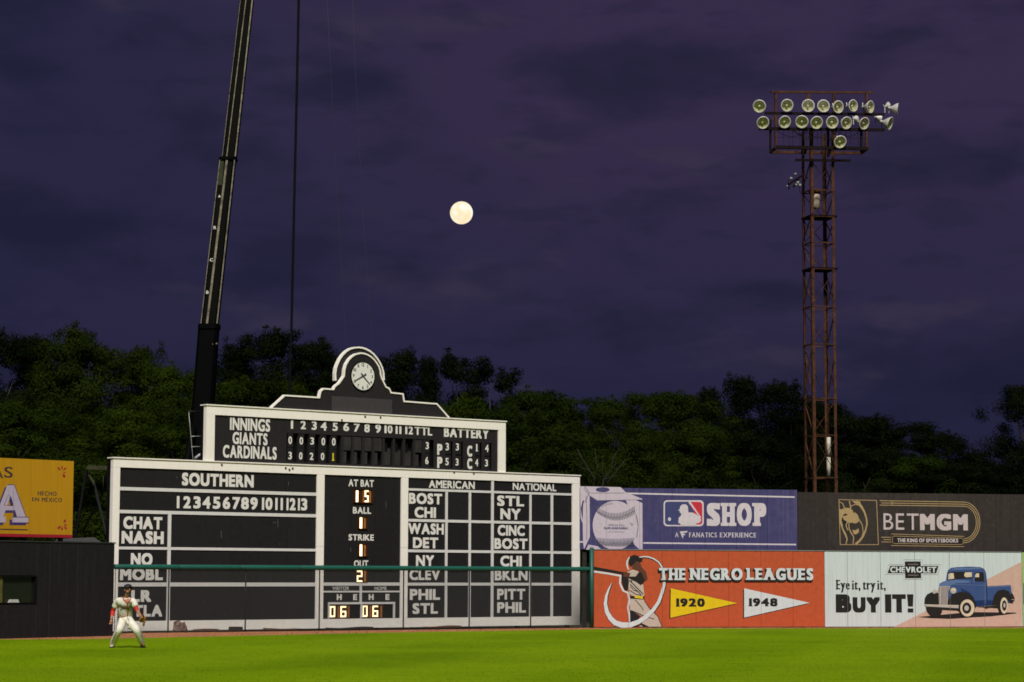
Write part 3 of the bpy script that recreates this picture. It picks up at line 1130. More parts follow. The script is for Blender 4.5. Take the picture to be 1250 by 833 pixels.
for st, a, b, c_, d in px_:
    S.text(st, a, b, c_, d, m_letter, lay=2, weight=.08, gap=.08, vweight=.05)
vs1 = S.V((352, 528.6), (528, 537.2))
vs0 = vi0 + .07
S.slabbox('panel', usl0 - .047, usl1, vs1, vi1, 0.002, .04, m_crest)
S.slabbox('sill', usl0 - .047, usl1, vi0, vs0, 0.002, .04, m_crest)
hdrs = [('I', 355.0, 357.7, 513.3, 523.6), ('2', 366.9, 373.3, 513.9, 524.1), ('3', 380.3, 386.5, 514.4, 525), ('4', 391.3, 398.8, 515.3, 525.8), ('5', 405.8, 412.2, 516, 526.2), ('6', 419, 426, 516.5, 526.5), ('7', 431.8, 439.1, 517.1, 527.3), ('8', 444.7, 451.2, 517.6, 528), ('9', 458.1, 464.9, 518.2, 528.6), ('I', 469.2, 471.8, 518.7, 528.9), ('0', 473.2, 478.9, 518.9, 529.2), ('I', 482.8, 485.2, 519.6, 529.8), ('I', 487.4, 489.8, 519.8, 530), ('I', 494.6, 497, 520.2, 530.2), ('2', 498.6, 504, 520.3, 530.5), ('TTL', 506, 527.6, 521.2, 531.5)]
for st, a, b, c_, d in hdrs:
    S.text(st, a, b, c_, d, m_letter, lay=2, weight=.11 if st == 'I' else .08, gap=.06)
# slots: 14 openings with uprights between and plates hung in them
sx = [351.4, 364.4, 377.6, 390.8, 404.0, 417.2, 430.0, 442.6, 455.0, 467.4, 480.0, 492.4, 505.0, 516.6, 529.6]
for i, x in enumerate(sx[:-1]):
    w = 4.3 if i else 0
    if i:
        S.slabbox('slot_post', S.U(x, 550), S.U(x + 2.6, 550), vs0, vs1, .018, .12, m_crest)


def plate(x0, x1, va, vb, mt, y=.05, name='number_plate', txt=None, tm=None):
    o = S.slabbox(name, S.U(x0, 550), S.U(x1, 550), va, vb, y * .25, y * .25 + .008, mt)
    if txt:
        st, a, b, c_, d = txt
        S.text(st, a, b, c_, d, tm or m_letter, parent=o, lay=1, weight=.06 if st != '1' else .03, slab=0 if st != '1' else .09, lift=-y * .25 + .001)
    return o


vmid = (vs0 + vs1) / 2
row1 = [('0', 352.3, 356.6, 533, 542.2), ('0', 365.9, 370.1, 533.8, 542.8), ('3', 379, 383.4, 534.2, 543), ('0', 392.7, 397, 534.7, 543.8), ('0', 405.5, 409.8, 535, 544.2)]
row2 = [('3', 352.1, 356.4, 551.8, 560.9), ('0', 365.3, 369.3, 552.3, 561.1), ('2', 378.3, 382.7, 552.8, 561.6), ('0', 391.9, 396, 553, 561.8), ('1', 405.4, 408.4, 553.3, 562.6)]
for k in range(5):
    a = sx[k] + (2.7 if k else .3)
    xa = row1[k][1] - 1.0
    plate(min(xa, a), row1[k][2] + 1.2, vmid + .01, vs1 - .01, m_black, txt=row1[k])
    plate(min(xa, a) - .3, row1[k][2] + 1.0, vs0 + .01, vmid - .01, m_black, txt=row2[k], tm=m_yel if k == 4 else None)
rr_ = random.Random(3)
for k in range(5, 13):
    a, b = sx[k] + 2.7, sx[k + 1] - .4
    if k in (5, 6, 7, 8, 12):
        plate(a, b - 1, vmid + rr_.uniform(-.03, .03), vs1 - .03, m_plate, y=.06)
        plate(a - .2, a + 3.5, vs0 + .02, vmid - .06, m_plate, y=.09)
    else:
        plate(a, b - 2.5, vs0 + .02, vmid + rr_.uniform(.05, .16), m_plate, y=.12)
        plate(a + .3, a + 3.2, vmid, vmid + .3, m_deep, y=.1)
plate(517.8, 524.6, vmid + .01, vs1 - .01, m_black, txt=('3', 519.8, 523.6, 539.8, 548.6))
plate(517.8, 524.6, vs0 + .01, vmid - .01, m_black, txt=('6', 519.3, 523.2, 558, 566.8))
# battery block with four slots
vs1b = S.V((543.8, 538.6), (600, 541))
bx = [(543.6, 552.8), (556, 565.4), (580.2, 588.2), (591.6, 600.2)]
vbb0 = vi0 + .07
S.slabbox('panel', usl1 + .003, ui1, vs1b, vi1, 0, .04, m_crest)
S.slabbox('panel', usl1 + .003, ui1, vi0, vbb0, 0, .04, m_crest)
last = usl1 + .003
for a, b in bx:
    S.slabbox('panel', last, S.U(a, 555), vbb0, vs1b, 0.001, .04, m_crest)
    last = S.U(b, 555)
S.slabbox('panel', last, ui1, vbb0, vs1b, 0.001, .04, m_crest)
S.text('BATTERY', 541.8, 596.6, 523.3, 534.7, m_letter, lay=2, weight=.10, gap=.06)
for st, a, b, c_, d in (('P', 533.6, 539.8, 542.2, 555.6), ('P', 533.6, 539.8, 558, 571.5), ('C', 570.2, 576.2, 544.2, 557.6), ('C', 570.2, 576.2, 559.6, 572.8)):
    S.text(st, a, b, c_, d, m_letter, lay=2, weight=.12)
bat = [('3', 544.2, 548.2, 540.9, 550), ('3', 556.7, 560.4, 541.4, 550.2), ('1', 580.8, 583.8, 542.2, 551.2), ('4', 592.4, 596.6, 543, 552)]
bat2 = [('5', 543.9, 547.9, 559.3, 568.2), ('3', 556.2, 559.9, 560, 568.6), ('4', 580.2, 583.9, 560.5, 569.4), ('3', 592.1, 595.8, 561.1, 569.7)]
for (a, b), t1, t2 in zip(bx, bat, bat2):
    plate(a + .1, b - 2.2, vmid + .01, vs1b - .01, m_black, txt=t1)
    plate(a + .1, b - 2.2, vbb0 + .01, vmid - .03, m_black, txt=t2)
# chalk scuffs and ball marks on the black panels
sc_ = random.Random(21)
for (x, y, dx, dy) in ((339, 634, .2, 10), (270, 648, .2, 9), (581, 642, 1, .8), (233, 690, 3, .3), (318, 700, 1.2, .9), (330, 703, 1, 1), (248, 736, 2, .6), (292, 707, 1.2, .6), (275, 750, .8, 1), (341, 664, 1.1, .7), (428, 668, .3, 6), (471, 612, .3, 8), (560, 700, .9, .8), (636, 627, .9, .7), (215, 583, 2, .3), (352, 588, .3, 5), (333, 638, 4, .3), (660, 738, .8, .8), (186, 760, 3, .6)):
    S.stroke('scuff_mark', [([(x, y), (x + dx, y + dy)], .014)], M('chalky_scuff', (0.12, 0.12, 0.12), .8), lay=1)
# small stains / birds' fittings on the frames
for (x, y) in ((269.5, 567.3), (444.4, 508.5), (463.2, 509.4), (416, 512.8), (352, 573.2), (347.5, 571.3), (356, 571.6), (553, 576.5), (577, 578)):
    u, v = S.uv(x, y)
    S.slabbox('bracket', u - .03, u + .03, v - .03, v + .02, FR - .03, FR - .004, M('rusty_fitting', (0.06, 0.035, 0.025), 0.8))

# clock crest
out = [(330.6, 500.0), (347.2, 483), (389.4, 485.6), (391, 477.8), (394.6, 474.8), (406.7, 475.6), (408.3, 472.1), (411.8, 469.3), (413.2, 468.4), (416.5, 463.8), (419.5, 459.4), (420.2, 451.5), (421.9, 445.4), (425.6, 439.2), (429.6, 435.2), (433.8, 432.7), (439.9, 431.3), (444.2, 431.9), (448, 433.2), (452.4, 435.8), (456.2, 439.3), (459.6, 443.8), (462.3, 448.6), (463.8, 453.4), (464.4, 458.2), (465.6, 462.6), (468.2, 467.6), (470.6, 472.6), (474.6, 474.6), (476.8, 479.6), (491.4, 481.2), (492.8, 490.2), (532.8, 493.3), (547.8, 510.9)]
uvs = [S.uv(*p) for p in out]
vbase = v1t + .012
uvs[0] = (uvs[0][0], vbase)
uvs[-1] = (uvs[-1][0], vbase)


def prism(name, pts, y0, y1, mat, parent):
    bm = bmesh.new()
    a = [bm.verts.new((u, y0, v)) for u, v in pts]
    b = [bm.verts.new((u, y1, v)) for u, v in pts]
    n = len(pts)
    fa, fb = bm.faces.new(a), bm.faces.new(b[::-1])
    for k in range(n):
        bm.faces.new((a[k], a[(k + 1) % n], b[(k + 1) % n], b[k]))
    fix(bm)
    bmesh.ops.triangulate(bm, faces=[fa, fb], ngon_method='EAR_CLIP')
    return obj(name, bm, mat, parent)


def ribbon(name, pts, w, y0, y1, mat, parent):
    """a raised moulding of width w that follows pts"""
    P = [Vector(p) for p in pts]
    bm = bmesh.new()
    secs = []
    for k, p in enumerate(P):
        d1 = (P[k] - P[k - 1]).normalized() if k else (P[1] - P[0]).normalized()
        d2 = (P[k + 1] - P[k]).normalized() if k < len(P) - 1 else d1
        t = (d1 + d2).normalized()
        m = 1 / max(.6, t.dot(d2))
        nn = Vector((-t.y, t.x)) * w / 2 * m
        secs.append([bm.verts.new(q) for q in ((p.x + nn.x, y0, p.y + nn.y), (p.x - nn.x, y0, p.y - nn.y), (p.x - nn.x, y1, p.y - nn.y), (p.x + nn.x, y1, p.y + nn.y))])
    for a, b in zip(secs, secs[1:]):
        for k in range(4):
            bm.faces.new((a[k], a[(k + 1) % 4], b[(k + 1) % 4], b[k]))
    bm.faces.new(secs[0])
    bm.faces.new(secs[-1][::-1])
    return obj(name, fix(bm), mat, parent)


crest = prism('crest_panel', uvs, 0, .08, m_crest, S.root)
ribbon('crest_moulding', uvs, .052, -.035, .1, m_white, S.root)
arch = [(410.9, 464.6), (410.7, 456), (411.6, 449.6), (413.5, 444.2), (416.2, 438.4), (419.7, 433.3), (424, 429), (428.9, 425.9), (433.8, 424.5), (438.9, 424.1), (443.6, 424.6), (448.2, 426.1), (453, 428.7), (457.3, 432.3), (461.6, 437.4), (465.3, 443.4), (468, 449.6), (469.6, 456), (469.9, 464.4)]
au = [S.uv(*p) for p in arch]
prism('arch_panel', au, .1, .17, m_crest, S.root)
ribbon('arch_moulding', au, .055, .05, .2, m_white, S.root)
cu, cv = S.uv(442.4, 459.4)
pr = [S.uv(405, 484.3), S.uv(478.5, 487.2), S.uv(478.5, 503), S.uv(405, 500)]
S.slabbox('faded_panel', pr[0][0], pr[1][0], vbase + .01, (pr[0][1] + pr[1][1]) / 2, -.006, -.001, m_crest2)
Rc = .505
bm = bmesh.new()
lathe(bm, [(0.0001, 0), (Rc, 0), (Rc, -.03)], 48, Matrix.Translation((cu, -.03, cv)) @ Matrix.Rotation(PI / 2, 4, 'X'))
for f in bm.faces:
    f.smooth = False
clock = obj('clock_face', fix(bm), M('clock_enamel', (0.74, 0.74, 0.70), 0.35, var=.03), S.root)
ribbon('clock_rim', [(cu + Rc * math.cos(2 * PI * k / 48), cv + Rc * math.sin(2 * PI * k / 48)) for k in range(49)], .022, -.045, -.005, m_deep, clock)
for h in range(1, 13):
    a = PI / 2 - h * PI / 6
    P = text_polys(str(h), .05, gap=.06)
    xs = [v[0] for p in P for v in p[0]]
    hh = .115
    sc = hh / CAP
    cx, cy = cu + .40 * math.cos(a), cv + .40 * math.sin(a)
    w = (max(xs) - min(xs)) * sc
    bm = bmesh.new()
    for vs, fs, ly in P:
        bv = [bm.verts.new((cx - w / 2 + (p - min(xs)) * sc, -.033 - .0004 * ly, cy - hh / 2 + q * sc)) for p, q in vs]
        for ff in fs:
            bm.faces.new([bv[i] for i in ff])
    obj('numeral', bm, p_blk, clock)
for (ex, ey, tx_, ty_, w) in ((432.8, 465, 446.2, 457, .05), (450.6, 469.4, 439.9, 455.8, .042)):
    e, t = S.uv(ex, ey), S.uv(tx_, ty_)
    S.stroke('clock_hand', [([e, (cu, cv), t], [w * .6, w, w * 1.3])], M('grey_clock_hand', (0.06, 0.06, 0.065), .4), clock, uvmode=True, lift=.04, lay=2 if w > .045 else 4)

# access ladder behind the upper box, with a rag on it
lad = thing('ladder', 'thin pale metal access ladder behind the line score box', 'ladder', S.P0, S.rz)
def sp(x, y, off):     # a point in a plane "off" behind the board, local coords of the board
    d = ray(x, y)
    k = ((S.P0 - S.n * off) - CP).dot(S.n) / d.dot(S.n)
    p = CP + d * k
    return ((p - S.P0).dot(S.d), off, p.z)


m_lad = M('pale_metal', (0.38, 0.38, 0.36), .4, metal=.3)
bm = bmesh.new()
tube(bm, [sp(230.4, 503.5, .9), sp(232.2, 523, .9), sp(235.6, 561, .9), sp(236.5, 575, .9)], .011, 6)
obj('rail', bm, m_lad, lad)
bm = bmesh.new()
tube(bm, [sp(248, 503.5, .95), sp(248.5, 575, .95)], .011, 6)
obj('rail', bm, m_lad, lad)
for y, mm in ((503, m_deep), (532.6, m_lad), (545.3, m_lad), (502, m_post)):
    bm = bmesh.new()
    x0 = 229.6 if y < 510 else 233.3
    tube(bm, [sp(x0, y + .3, .9), sp(248, y, .95)], .013, 6)
    obj('rung', bm, mm, lad)
bm = bmesh.new()
rr_ = random.Random(5)
for k in range(7):
    p = sp(238 + k * 1.3, 560.5 - k * .7 - rr_.random(), .8)
    q = sp(240.5 + k * 1.2, 557.2 - k * .9, .85)
    tube(bm, [p, q], [.045, .03], 6)
o = obj('rag_bundle', bm, M('pale_cloth', (0.42, 0.40, 0.42), .8, var=.4, scale=12))
o.location = S.P0
o.rotation_euler = (0, 0, S.rz)
o['label'] = 'crumpled pale bundle on the scoreboard ledge beside the ladder foot'
o['category'] = 'bundle'

# ================================================================== A-frame stand left of the scoreboard
st = thing('steel_stand', 'dark steel A-frame stand with a mottled top bar between billboard and scoreboard', 'stand', (*plan(110, 80), -.15))
st.location = (0, 0, 0)
m_dst = M('dark_steel', (0.004, 0.004, 0.004), .7, var=.3, spec=.05)
m_mot = M('mottled_olive', (0.035, 0.036, 0.018), .8, spec=.05, var=.4, scale=16, col2=(0.05, 0.05, 0.03), thr=.48)
A_ = lambda x, y, Y=79.5: at_depth(x, y, Y)
for p, q, r, mm, nm in ((A_(105.4, 574), A_(90, 668), .05, m_dst, 'leg'), (A_(107, 577, 79.8), A_(114.6, 590, 79.8), .06, m_mot, 'arm'), (A_(114.6, 590, 79.8), A_(130.5, 655, 79.8), .045, M('grey_steel', (0.012, 0.012, 0.013), .7, spec=.1), 'leg'),
                    (A_(128, 596, 80.3), A_(101, 650, 80.3), .03, m_dst, 'brace'), (A_(126, 581), A_(125.8, 597), .014, m_mot, 'rod'), (A_(133, 570), A_(131.5, 668), .07, m_dst, 'post')):
    bm = bmesh.new()
    q2 = q if nm != 'post' and nm != 'leg' else q + (q - p).normalized() * ((q.z + .15) / max(.01, -(q - p).normalized().z))
    tube(bm, [p, q2], r, 8)
    obj(nm, bm, mm, st)
bm = bmesh.new()
a, b = A_(106.4, 570.8), A_(131, 571.5)
bar(bm, a, b, .14, .14)
obj('top_bar', bm, m_mot, st)
bm = bmesh.new()
rr_ = random.Random(9)
for k in range(9):
    x = 106.5 + k * 1.0
    tube(bm, [A_(x, 575 + k * 1.5, 79.6), A_(x + rr_.uniform(-.5, .9), 580 + k * 1.9, 79.6)], .02 + .01 * rr_.random(), 5)
obj('hanging_strap', bm, m_mot, st)

# ================================================================== CHAIN LINK FENCE
FN = Board('chain_link_fence', 'chain link fence with a padded green top rail in front of the scoreboard', 'fence', FE0, FE1)
zr = 2.07
js = [0.0] + [FN.U(x, 693) for x in (218.4, 293.3, 366.5, 437, 505, 569, 631, 690)] + [FN.L]
for a, b in zip(js, js[1:]):
    bm = bmesh.new()
    tube(bm, [(a + .006, 0, zr), (a + .05, 0, zr), (b - .05, 0, zr), (b - .006, 0, zr)], [.076, .081, .081, .076], 14)
    obj('rail_pad', bm, m_green, FN.root)
    bm = bmesh.new()
    tube(bm, [(b - .02, 0, zr), (b + .02, 0, zr)], .084, 12)
    obj('strap', bm, M('dark_green_strap', (0.004, 0.05, 0.035), .5), FN.root)
for x in (141, 206.4, 300.5, 390.7, 493.4, 573.8, 648.8):
    big_ = x in (206.4, 300.5, 390.7, 493.4, 573.8, 648.8)
    u = FN.U(x, 740)
    bm = bmesh.new()
    tube(bm, [(u, .05, -.02), (u, .05, zr - .05)], .024 if big_ else .010, 8)
    obj('post', bm, m_post, FN.root)
bm = bmesh.new()
# woven wire: two families of diagonals
step = .062
hh = zr - .06
nw = int((FN.L + hh) / step)
for fam in (1, -1):
    for k in range(nw):
        u0 = k * step - (hh if fam == 1 else 0)
        u1 = u0 + hh if fam == 1 else u0
        ub_ = u0
        if fam == -1:
            ub_, u1 = u0, u0 - hh
        # clip
        p = Vector((ub_, 0.02))
        q = Vector((u1, hh))
        d = q - p
        t0, t1 = 0.0, 1.0
        for lo, hi in ((0.0, FN.L),):
            if abs(d.x) > 1e-9:
                ta, tb = (lo - p.x) / d.x, (hi - p.x) / d.x
                t0, t1 = max(t0, min(ta, tb)), min(t1, max(ta, tb))
        if t1 - t0 < .02:
            continue
        a, b = p + d * t0, p + d * t1
        y = .0 if fam == 1 else .006
        tube(bm, [(a.x, y, a.y), (b.x, y, b.y)], .0042, 3, caps=False, smooth=False)
w_ = obj('wire_mesh', bm, m_wire, FN.root)
w_['kind'] = 'stuff'
bm = bmesh.new()
tube(bm, [(0, .02, .04), (FN.L, .02, .04)], .008, 6)
obj('tension_wire', bm, m_post, FN.root)

# green corner post
u0 = FN.L
gp = thing('corner_post', 'tall green painted post between the chain link fence and red wall', 'post', (*plan(722.3, 84.45), 0), FN.rz)
bm = bmesh.new()
tube(bm, [(0, 0, -.02), (0, 0, 2.80)], .072, 14)
obj('pole', bm, m_green, gp)
bm = bmesh.new()
lathe(bm, [(.001, .05), (.05, .04), (.076, .01), (.08, -.02)], 14, Matrix.Translation((0, 0, 2.80)))
obj('post_cap', fix(bm), m_green, gp)

# debris along the foot of the scoreboard
rr_ = random.Random(11)
tp = bmesh.new()
P0 = S.world(U_(222, 765) - .1, -.12, 0)
pts = []
for (dx, dz) in ((-.30, 0), (-.27, .30), (-.08, .36), (.06, .24), (.12, .30), (.22, .05), (.24, 0)):
    pts.append((dx, dz))
fa = [tp.verts.new((x, rr_.uniform(-.05, .0), z)) for x, z in pts]
fb = [tp.verts.new((x * .9, .10 + rr_.uniform(-.02, .03), z * .9)) for x, z in pts]
tp.faces.new(fa)
tp.faces.new(fb[::-1])
for k in range(len(pts)):
    tp.faces.new((fa[k], fa[(k + 1) % len(pts)], fb[(k + 1) % len(pts)], fb[k]))
fix(tp)
bmesh.ops.triangulate(tp, faces=tp.faces)
bmesh.ops.subdivide_edges(tp, edges=tp.edges, cuts=2, use_grid_fill=True)
for v in tp.verts:
    v.co += Vector((rr_.uniform(-.012, .012), rr_.uniform(-.02, .02), rr_.uniform(-.012, .012)))
o = obj('crumpled_tarp', fix(tp), M('dusty_pink_tarp', (0.36, 0.24, 0.20), .8, var=.4, scale=7, col2=(0.10, 0.05, 0.04), thr=.44))
o.location = (P0.x, P0.y, 0.0)
o.rotation_euler = (0, 0, S.rz)
o['label'] = 'crumpled pinkish brown tarp lying against the scoreboard foot beside the player'
o['category'] = 'tarp'
for i, (x0, x1, y, lab) in enumerate(((234, 262, 767.5, 'flat brown board lying under the white band just right of the tarp'), (278, 292, 765.8, 'short dark timber block under the left half of the scoreboard'), (320, 358, 767.0, 'long thin plank lying under the numbered left block of the scoreboard'), (396, 452, 765.4, 'dark plank lying below the hits and errors window'), (515, 560, 763.8, 'brown plank lying under the American column'))):
    a = S.world(U_(x0, y), -.16, 0)
    L_ = U_(x1, y) - U_(x0, y)
    bm = bmesh.new()
    hgt = .045 if i != 1 else .10
    box(bm, 0, L_, -.08, .09, -.0, hgt)
    bmesh.ops.subdivide_edges(bm, edges=[e for e in bm.edges if abs(e.verts[0].co.x - e.verts[1].co.x) > .1], cuts=5)
    for v in bm.verts:
        v.co.z += .02 * math.sin(v.co.x * 3.1 + i) * (1 if v.co.z > .01 else 0)
        v.co.y += .02 * math.sin(v.co.x * 2.3 + i)
    o = obj('plank', fix(bm), M('weathered_plank_%s' % ('brown' if i % 2 == 0 else 'dark'), (0.13, 0.065, 0.04) if i % 2 == 0 else (0.03, 0.022, 0.018), .8, var=.3))
    o.location = (a.x, a.y, 0.0)
    o.rotation_euler = (0, 0, S.rz + .02 * (i - 2))
    o['label'] = lab
    o['category'] = 'plank'

# ================================================================== RED WALL, WHITE WALL, SHOP AND CASINO BOARDS
RDIR = (Vector(RW1) - Vector(RW0))


def rplan(px, behind=0.0):
    """ground point on the right-hand wall line under pixel column px"""
    d = ray(px, 720)
    P = Vector((*RW0, 0))
    dd = Vector((RDIR.x, RDIR.y, 0)).normalized()
    n = Vector((dd.y, -dd.x, 0))
    P = P - n * behind
    k = (P - CP).dot(n) / d.dot(n)
    q = CP + d * k
    return (q.x, q.y)


def wallpanels(B, v0, v1, xs, mat, th=.06):
    us = [B.U(x, 720) for x in xs]
    us[0], us[-1] = 0.0, B.L
    B.seams = us[1:-1]
    g = B.gapw / 2
    for i in range(len(us) - 1):
        B.slabbox('panel', us[i] + (g if i else 0), us[i + 1] - (g if i < len(us) - 2 else 0), v0, v1, 0, th, mat)
    B.slabbox('backing', 0.01, B.L - .01, v0, v1 - .01, th + .006, th + .03, m_back)


RB = Board('outfield_wall', 'orange red outfield wall painted with a batter and two pennants', 'wall', rplan(725.2), rplan(1006.4))
xs_red = [725.2, 767, 808.5, 849.5, 889.5, 929, 968, 1006.4]
wallpanels(RB, .03, H, xs_red, m_red)
RB.slabbox('top_trim', 0, RB.L, H + .002, H + .035, -.02, .1, m_trim)
RB.gapw = .009
WB = Board('outfield_wall', 'pale wood-grain outfield wall painted with a blue vintage pickup truck', 'wall', rplan(1006.9), rplan(1247.6))
xs_w = [1006.9, 1034.5, 1075, 1117, 1159.5, 1201.5, 1247.6]
WB.gapw = .013
wallpanels(WB, .03, H, xs_w, m_pale)
WB.slabbox('top_trim', 0, WB.L, H + .002, H + .03, -.02, .1, m_trim)
GB = Board('outfield_wall', 'lime green outfield wall at the right edge beyond the truck mural', 'wall', rplan(1248.1), rplan(1400))
wallpanels(GB, .03, H, [1248.1, 1290, 1332, 1374, 1400], m_limeboard)
GB.polys('mural', [[(1249.2, 712), (1262, 708), (1275, 715), (1275, 735), (1249.2, 738)]], p_purple)
for B in (RB, WB, GB):
    n = int(B.L / 2.4) + 1
    for k in range(n):
        u = .3 + k * (B.L - .6) / max(1, n - 1)
        B.slabbox('support_post', u - .05, u + .05, -.15, H - .05, .1, .2, m_back)
        bm = bmesh.new()
        bar(bm, (u, .2, H - .6), (u, .5, -.15), .07)
        obj('rear_brace', fix(bm), m_back, B.root)

off = .55
MB = Board('billboard', 'blue shop billboard with a boxed baseball and batter logo above the red wall', 'billboard', rplan(707.8, off), rplan(974.0, off))
vM1 = MB.V((708.4, 593.7), (973, 599.9))
vM0 = MB.V((715, 670.6))
MB.gapw = .007
wallpanels(MB, vM0, vM1, [707.8, 740, 781, 821, 861, 899.5, 937.5, 974], m_blue, .04)
TB = Board('billboard', 'charcoal billboard with gold lion badge above the pale truck wall', 'billboard', rplan(974.6, off), rplan(1400, off))
vT1 = TB.V((976, 599.9), (1249, 604.9))
TB.gapw = .006
wallpanels(TB, vM0, vT1, [974.6, 1011, 1049, 1086, 1113, 1148, 1183, 1218, 1254, 1300, 1350, 1400], m_grey, .04)
for B, vtop in ((MB, vM1), (TB, vT1)):
    n = int(B.L / 2.4) + 1
    for k in range(n):
        u = .2 + k * (B.L - .4) / max(1, n - 1)
        B.slabbox('support_post', u - .07, u + .07, -.15, vtop - .1, .101, .24, m_back)
    B.slabbox('rail', .05, B.L - .05, vM0 + .3, vM0 + .42, .075, .1, m_back)
    B.slabbox('rail', .05, B.L - .05, vtop - .45, vtop - .33, .075, .1, m_back)

# --- shop board print
zm = lambda p: Z(705, 590, 9.8, p)
zs = lambda p: Z(800, 600, 8.333, p)
G = MB
G.stroke('rule_line', [([(763, 602.4), (970, 607.0)], .055), ([(785.2, 663.0), (971.8, 665.0)], .055), ([(707, 661.6), (711.5, 661.8)], .055)], p_shopw)
G.polys('box_drawing', [zm([(30, 38), (100, 38), (143, 110), (148, 640), (78, 792), (65, 700), (62, 480), (36, 420), (32, 200)]),
                        zm([(90, 38), (515, 48), (575, 108), (775, 188), (770, 197), (578, 200), (235, 206), (148, 150)]),
                        zm([(578, 205), (700, 203), (776, 240), (778, 798), (735, 790), (660, 715), (720, 520), (700, 380), (600, 260)]),
                        zm([(130, 735), (240, 755), (290, 795), (100, 795)])], p_lav, lay=1)
G.polys('box_shade', [zm(ell(300, 78, 82, 30))], m_blue, lay=2)
G.polys('box_shade', [zm([(38, 300), (60, 210), (80, 205), (66, 260), (62, 400), (55, 440)])], m_blue, lay=2)
G.stroke('box_lines', [(zm([(100, 150), (112, 400), (108, 680)]), .018), (zm([(75, 60), (148, 150)]), .014), (zm([(148, 118), (560, 118)]), .012), (zm([(85, 40), (140, 110), (90, 230)]), .02)], p_stitch, lay=3)
ball = [p for p in zm(ell(450, 505, 270, 294, 44)) if p[1] < 590 + 788 / 9.8]
G.polys('ball_drawing', [ball], p_lav, lay=4)
stl = []
for r_ in range(2):
    for k in range(26):
        t = -1 + 2 * k / 25
        x = 450 + t * (225 if r_ == 0 else 210)
        yc = (402 - 85 * t * t) if r_ == 0 else (708 - 12 * t * t)
        for s_ in (-1, 1):
            y0_ = yc + s_ * 4
            stl.append((zm([(x, y0_), (x + s_ * (6 if r_ == 0 else 5) * (1 if t > 0 else 1) + 6, y0_ + s_ * 38)]), .024))
stl.append((zm([(450 + 232 * t / 10, 402 - 85 * (t / 10) ** 2) for t in range(-10, 11)]), .012))
stl.append((zm([(450 + 215 * t / 10, 708 - 12 * (t / 10) ** 2) for t in range(-10, 11)]), .012))
stl.append((zm([(700, 380), (722, 500), (705, 640)]), .02))
stl.append((zm([(280, 285), (330, 250), (420, 235)]), .012))
stl.append((zm([(630, 470), (648, 500), (662, 478)]), .016))
G.stroke('ball_stitching', stl, p_stitch, lay=5)
G.text('OFFICIAL BALL', 705 + 368 / 9.8, 705 + 562 / 9.8, 640.2, 642.4, p_stitch, lay=6, weight=.03)
G.text('MAJOR LEAGUE BASEBALL', 705 + 315 / 9.8, 705 + 605 / 9.8, 643.6, 647.0, p_navy, lay=6, weight=.12)
G.stroke('signature', [(zm([(360 + k * 14, 582 + 9 * math.sin(k * 2.1)) for k in range(15)]), .010)], p_stitch, lay=6)


def rrect(x0, x1, y0, y1, r, n=5):
    o = []
    for cx, cy, a in ((x1 - r, y1 - r, 0), (x0 + r, y1 - r, 90), (x0 + r, y0 + r, 180), (x1 - r, y0 + r, 270)):
        for k in range(n + 1):
            t = R(a + 90 * k / n)
            o.append((cx + r * math.cos(t), cy + r * math.sin(t)))
    return o


G.polys('logo_border', [zs(rrect(83, 492, 90, 355, 38))], p_shopw, lay=1)
G.polys('logo_navy_field', [zs([(97, 130), (103, 112), (120, 105), (340, 105), (340, 343), (120, 340), (100, 325), (97, 305)])], p_navy, lay=2)
G.polys('logo_red_field', [zs([(352, 106), (455, 108), (476, 128), (478, 318), (460, 338), (410, 338), (352, 300)])], p_red, lay=2)
G.polys('logo_batter', [zs([(228, 192), (246, 184), (252, 152), (272, 133), (308, 132), (330, 152), (336, 216), (378, 216), (420, 236), (458, 266), (464, 300), (446, 322), (415, 326), (412, 345), (262, 345), (250, 326), (232, 322), (238, 266), (258, 250), (264, 228), (244, 212), (250, 200)]),
                        zs([(333, 105), (356, 105), (468, 270), (448, 262)])], p_shopw, lay=3)
G.polys('logo_ball', [zs(ell(143, 283, 16, 19, 14))], p_shopw, lay=3)
G.polys('logo_navy_wedge', [zs([(330, 120), (345, 128), (395, 212), (338, 212)])], p_navy, lay=4)
for ch, a, b in (('S', 523, 658), ('H', 664, 822), ('O', 828, 980), ('P', 985, 1128)):
    G.text(ch, 800 + a / 8.333, 800 + b / 8.333, 600 + (118 + (a - 520) * .003) / 8.333, 600 + 352 / 8.333, p_shopw, weight=.19, slab=.12 if ch != 'O' else 0, vweight=.06)
G.polys('lettering', [zs([(523, 285), (545, 285), (560, 350), (523, 350)]), zs([(640, 120), (656, 120), (656, 185), (635, 185)])], p_shopw, lay=1, lift=.004)
G.text('A', 824, 828.3, 650.2, 655.9, p_shopw, weight=.02, slab=.05)
G.polys('flag_mark', [zs([(248, 408), (328, 403), (318, 420), (285, 422), (280, 432), (305, 432), (298, 446), (283, 446), (284, 480), (274, 470), (262, 440)])], p_shopw)
G.text('FANATICS', 841, 875, 650.2, 656.1, p_shopw, weight=.05, slab=.05, gap=.13)
G.text('EXPERIENCE', 878.6, 923, 650.4, 656.3, p_shopw, weight=.05, slab=.05, gap=.13)

